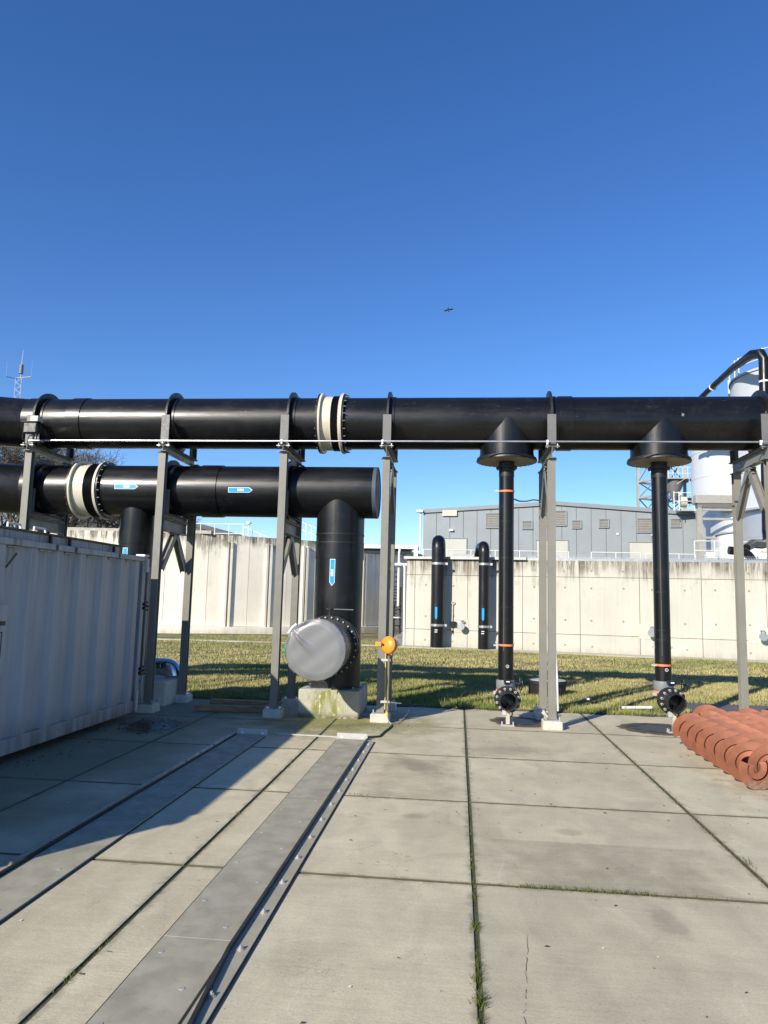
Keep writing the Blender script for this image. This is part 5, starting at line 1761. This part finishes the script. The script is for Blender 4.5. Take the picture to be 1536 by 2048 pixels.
# ------------------------------------------------------------------ container
ct = thing('container', 'large shaded grey steel roll-off container with vertical ribs at the left edge', 'container', (-6.05, 6.4, 0))
CX0, CX1, CY0, CY1, CZ0, CZ1 = -7.2, -4.87, 1.95, 10.90, .12, 2.44
MB().box(CX0, CX1 - .04, CY0 + .02, CY1 - .06, CZ0 + .1, CZ1 - .03).build('body', CONT, ct)
for x in (CX1,):
    MB().box(x - .08, x + .02, CY0, CY1 - .02, .10, .27, .008).build('bottom_rail', CONT, ct)
    MB().box(x - .08, x + .035, CY0, CY1, CZ1 - .075, CZ1, .006).build('top_rail', CONT, ct)
MB().box(CX0, CX1, CY0, CY0 + .1, .12, CZ1, .008).build('end_frame', CONT, ct)
ribs = [10.60, 10.10, 9.56, 8.98, 8.43, 7.88, 7.28, 6.7, 6.1, 5.5, 4.9, 4.3, 3.7, 3.1, 2.5]
for y in ribs:
    m_ = MB()
    x = CX1 - .04
    pts = [(0, -.105), (.055, -.065), (.055, .065), (0, .105)]
    z0, z1 = .27, CZ1 - .077
    vs = [(x + a, y + b, z) for z in (z0, z1) for a, b in pts]
    m_.add(vs, [(0, 1, 5, 4), (1, 2, 6, 5), (2, 3, 7, 6), (4, 5, 6, 7)])
    m_.build('side_rib', CONT, ct, smooth=False)
    MB().box(x, x + .05, y + .12, y + .34, CZ1 - .098, CZ1 - .082).build('rib_ledge', CONT, ct)
# roof cap
MB().box(CX0 + .05, CX1 - .10, CY0 + .05, 10.18, CZ1 + .001, CZ1 + .105).build('roof_side', CONT, ct)
MB().box(CX0, CX1 - .06, CY0, 10.22, CZ1 + .107, CZ1 + .130, .004).build('roof_sheet', simple('roof_weathered', (.10, .095, .075), .85, var=.3, dirt=.5), ct)
for y in (8.31, 8.75, 9.95, 6.3, 5.0):
    s_ = MB().box(CX1 - .075, CX1 - .045, y - .018, y + .018, CZ1 - .10, CZ1 + .10).build('lashing', RUBBER, ct)
    MB().box(CX1 - .04, CX1 + .045, y - .02, y + .02, CZ1 - .07, CZ1 - .005, .004).build('ratchet', IRON, s_)
for y in (7.74, 8.26):
    MB().tube([(CX1 - .25, y, CZ1 + .12), (CX1 - .25, y, CZ1 + .20), (CX1 - .25, y + .24, CZ1 + .20), (CX1 - .25, y + .24, CZ1 + .12)], .014, 8).build('roof_handle', WHITE, ct)
# rear corner with post, casting, door leaf edge and rods
MB().box(CX1 - .11, CX1 + .02, CY1 - .12, CY1 - .02, .10, CZ1, .008).build('corner_post', CONT, ct)
MB().box(CX1 - .10, CX1 + .05, CY1 - .14, CY1 + .02, CZ1 + .002, CZ1 + .035, .006).build('corner_plate', WHITE, ct)
MB().box(CX1 - .02, CX1 + .055, CY1 - .03, CY1 + .03, CZ1 - .24, CZ1 - .02, .012).build('corner_casting', CREAM, ct)
MB().box(CX0, CX1 - .005, CY1 - .018, CY1 + .05, .16, CZ1 - .05, .008).build('door', CONT, ct)
for y in (CY1 + .065, CY1 - .15):
    MB().cyl((CX1 + .035, y, .2), (CX1 + .035, y, CZ1 - .15), .014, n=10).build('lock_rod', CONT, ct)
for z in (1.68, .70):
    h = MB().box(CX1 - .03, CX1 + .07, CY1 - .06, CY1 + .11, z - .05, z - .012, .006).build('hinge', IRON, ct)
    MB().box(CX1 - .03, CX1 + .07, CY1 - .06, CY1 + .11, z + .012, z + .05, .006).build('hinge_leaf', IRON, h)
    MB().cyl((CX1 + .05, CY1 + .06, z - .07), (CX1 + .05, CY1 + .06, z + .07), .018, n=10).build('hinge_pin', IRON, h)
MB().box(CX1 + .025, CX1 + .05, CY1 - .13, CY1 - .07, .1, .42, .004).build('latch_bar', GALVW, ct)
MB().bar((CX1 + .03, 7.35, 2.12), (CX1 + .03, 7.52, 2.28), .012, .018).build('hook', IRON, ct)
# fixed plate with document frame on the side
pl_ = MB().box(CX1 + .016, CX1 + .030, 6.45, 7.47, .97, 1.72, .003).build('side_plate', CONT, ct)
MB().box(CX1 + .031, CX1 + .040, 7.33, 7.41, 1.50, 1.545).build('black_tab', IRON, pl_)
for a in ((6.6, 7.38, 1.420, 1.432), (6.6, 7.38, 1.160, 1.172), (6.6, 6.612, 1.16, 1.432), (7.368, 7.38, 1.16, 1.432)):
    MB().box(CX1 + .031, CX1 + .034, *a).build('outline', IRON, pl_)
for y in (2.6, 9.9):
    MB().cyl((CX1 - .35, y, .12), (CX1 - .2, y, .12), .12, n=24).build('roller', IRON, ct)
for x in (CX0 + .65, CX1 - .65):
    MB().ibeam((x, CY0, .14), (x, CY1 - .2, .14), .1, .2, .012, .01).build('skid_beam', STEELD, ct, smooth=False)
ds = MB()
for i in range(420):
    x, y = -4.75 + abs(rng.gauss(0, .22)) * rng.choice((-1, 1)), rng.uniform(5.0, 11)
    if i < 160:
        x, y = -4.35 + rng.gauss(0, .25), 10.2 + rng.gauss(0, .35)
    s = rng.uniform(.006, .02)
    a = rng.uniform(0, 6.3)
    ds.add([(x + math.cos(a + k * 2.1) * s, y + math.sin(a + k * 2.1) * s, .006 if k else .02) for k in range(3)], [(0, 1, 2)])
dso = ds.build('debris', LEAF, kind='stuff')
tag(dso, 'dark crumbs and leaf debris along the foot of the container', 'debris')

# ------------------------------------------------------------------ red spirals
def spiral(x, y0, y1, phase, r=.228, pitch=.335):
    turns = (y1 - y0) / pitch
    n = int(turns * 40)
    outer, inner = MB(), MB()
    for mb, ra, rb, dy, th_ in ((outer, r * .61, r, 0., .008), (inner, r * .30, r * .575, .030, .010)):
        vs, fs = [], []
        for i in range(n + 1):
            a = phase + 2 * PI * i / 40
            y = y0 + pitch * i / 40
            cs, sn = math.cos(a), math.sin(a)
            for rr, dyy in ((ra, -th_ / 2), (rb, -th_ / 2), (rb, th_ / 2), (ra, th_ / 2)):
                vs.append((x + cs * rr, y + dy + dyy, r + .004 + sn * rr))
        for i in range(n):
            for k in range(4):
                fs.append((i * 4 + k, i * 4 + (k + 1) % 4, (i + 1) * 4 + (k + 1) % 4, (i + 1) * 4 + k))
        fs += [(3, 2, 1, 0), (n * 4, n * 4 + 1, n * 4 + 2, n * 4 + 3)]
        mb.add(vs, fs)
    return outer, inner


SP = [(3.14, 8.10, 10.50, 'leftmost red primed steel spiral, nearest to the open valve'), (3.31, 8.14, 10.55, 'second red spiral from the left in the bundle'), (3.48, 8.05, 10.7, 'third red spiral from the left in the bundle'),
      (3.66, 8.2, 11.45, 'fourth red spiral from the left, reaching farthest back'), (3.81, 8.1, 11.0, 'fifth red spiral from the left in the bundle'), (3.98, 8.2, 10.9, 'sixth red spiral from the left, near the picture edge'),
      (4.15, 8.15, 11.2, 'seventh red spiral from the left, at the picture edge'), (4.32, 8.2, 11.0, 'eighth red spiral, mostly outside the picture edge')]
for i, (x, y0, y1, lab) in enumerate(SP):
    t = thing('steel_spiral', lab, 'spiral', (x, y0, 0), 'red spirals lying in a bundle')
    ph = PI * .9 + PI * (i % 2) + rng.uniform(-.12, .12)
    a, b = spiral(x, y0, y1, ph)
    a.build('outer_flight', TERRA, t)
    b.build('inner_flight', TERRA, t)
    if i in (0, 1, 4):
        vs, fs = [], []
        n = 16
        for j in range(n + 1):
            q = PI * 1.28 + (PI * .62) * j / n
            # follow the front turn of the flight
            k = ((q - ph) % (2 * PI)) / (2 * PI)
            yy = y0 + .335 * k
            for rr, dy in ((.165 + .012 * math.sin(j * 1.3), -.008), (.2385, -.008), (.2385, .008)):
                vs.append((x + math.cos(q) * rr, yy + dy, .239 + math.sin(q) * rr))
        good = []
        for j in range(n):
            if abs(vs[3 * j][1] - vs[3 * j + 3][1]) < .1:
                fs += [(3 * j, 3 * j + 3, 3 * j + 4, 3 * j + 1), (3 * j + 1, 3 * j + 4, 3 * j + 5, 3 * j + 2)]
        MB().add(vs, fs).build('worn_edge', RUSTW, t)

# ------------------------------------------------------------------ ragged lawn edge, slab patch, crack, scuffs
ed = MB()
vs, fs = [], []
n = 260
for i in range(n + 1):
    x = -8 + 12.2 * i / n
    a = 13.10 + .035 * math.sin(x * 7.3) + .03 * rng.uniform(-1, 1)
    vs += [(x, a, .0035), (x, a + .05, .012 + .008 * rng.random()), (x, 13.24, .016 + .01 * rng.random())]
for i in range(n):
    for k in range(2):
        fs.append((3 * i + k, 3 * i + 3 + k, 3 * i + 4 + k, 3 * i + 1 + k))
ed.add(vs, fs).build('soil_edge', SOIL, kind='structure')
lv2 = MB()
for i in range(900):
    x, y = rng.uniform(-7, 4.2), 13.12 + abs(rng.gauss(0, .09))
    sz, a = rng.uniform(.006, .022), rng.uniform(0, 6.3)
    z = .018 + rng.uniform(0, .015)
    lv2.add([(x + math.cos(a + q) * sz, y + math.sin(a + q) * sz * .7, z + rng.uniform(0, .01)) for q in (0, 1.9, 3.4)], [(0, 1, 2)])
lo2 = lv2.build('dead_leaves', simple('edge_leaf', (.20, .13, .06), .85, var=.4), kind='stuff')
tag(lo2, 'strip of dead leaves and crumbs where the paving meets the lawn', 'litter')


def m_film():
    k = N('slab_film')
    n1 = k.noise(k.pos((1, 1, 1), (5, 5, 0)), 3.0, 6, .7)
    tcx = k.n('ShaderNodeTexCoord').outputs['Generated']
    sx_ = k.n('ShaderNodeSeparateXYZ')
    k.l(tcx, sx_.inputs[0])
    ex = k.math('ABSOLUTE', k.math('SUBTRACT', sx_.outputs[0], .5))
    fade = k.ramp(k.math('ADD', ex, k.ramp(k.noise(k.pos(), 4, 4), .2, .8, -.12, .12)), .28, .48, 1, 0)
    k.l(k.math('MULTIPLY', k.ramp(n1, .3, .62, .05, .17), fade), k.b.inputs['Alpha'])
    return k.fin((.20, .175, .12), .85)


FILM = m_film()
for x0, x1, y0, y1, lab in ((.16, 2.09, 5.19, 6.12, 'slightly darker rectangular film on the slab beyond the grassy joint'), (-1.0, .10, 7.19, 8.9, 'faint darker film left of the mossy joint in the middle')):
    fx = MB().sheet([(x0, y0, .0032), (x1, y0, .0032), (x1, y1, .0032), (x0, y1, .0032)]).build('dirt_film', FILM)
    tag(origin(fx, ((x0 + x1) / 2, (y0 + y1) / 2, .0032)), lab, 'stain')
ck = MB()
x, y = .415, 4.45
while y > 2.8:
    nx, ny = x + rng.gauss(-.002, .004), y - .03
    if rng.random() < .8:
        w_ = rng.uniform(.0008, .002)
        ck.add([(x - w_, y, .0042), (x + w_, y, .0042), (nx + w_, ny, .0042), (nx - w_, ny, .0042)], [(0, 1, 2, 3)])
    x, y = nx, ny
co = ck.build('rust_crack', simple('crack_brown', (.34, .27, .18), .9), pav)
co['kind'] = 'stuff'
scf = MB()
for i in range(55):
    X = rng.choice((rng.uniform(-7.2, 4.4), rng.gauss(.1, .6), rng.gauss(-4.2, 1.0), rng.gauss(3.2, .7)))
    th_ = rng.uniform(R(95), R(178)) + R(90) * 0
    ln, wd_ = rng.uniform(.01, .06), rng.uniform(.001, .0025)
    sl_ = rng.uniform(-1.3, 1.3)
    pts = []
    for u_, v_ in ((-1, -1), (1, -1), (1, 1), (-1, 1)):
        dx = u_ * ln * math.cos(sl_) - v_ * wd_ * math.sin(sl_)
        da = (u_ * ln * math.sin(sl_) + v_ * wd_ * math.cos(sl_)) / RU
        q = th_ + da
        pts.append((X + dx, PY + math.cos(q) * (RU + .0025), ZU + math.sin(q) * (RU + .0025)))
    scf.add(pts, [(0, 1, 2, 3)])
so_ = scf.build('scuff_marks', simple('scuff_grey', (.055, .055, .06), .6), up, kind='stuff')
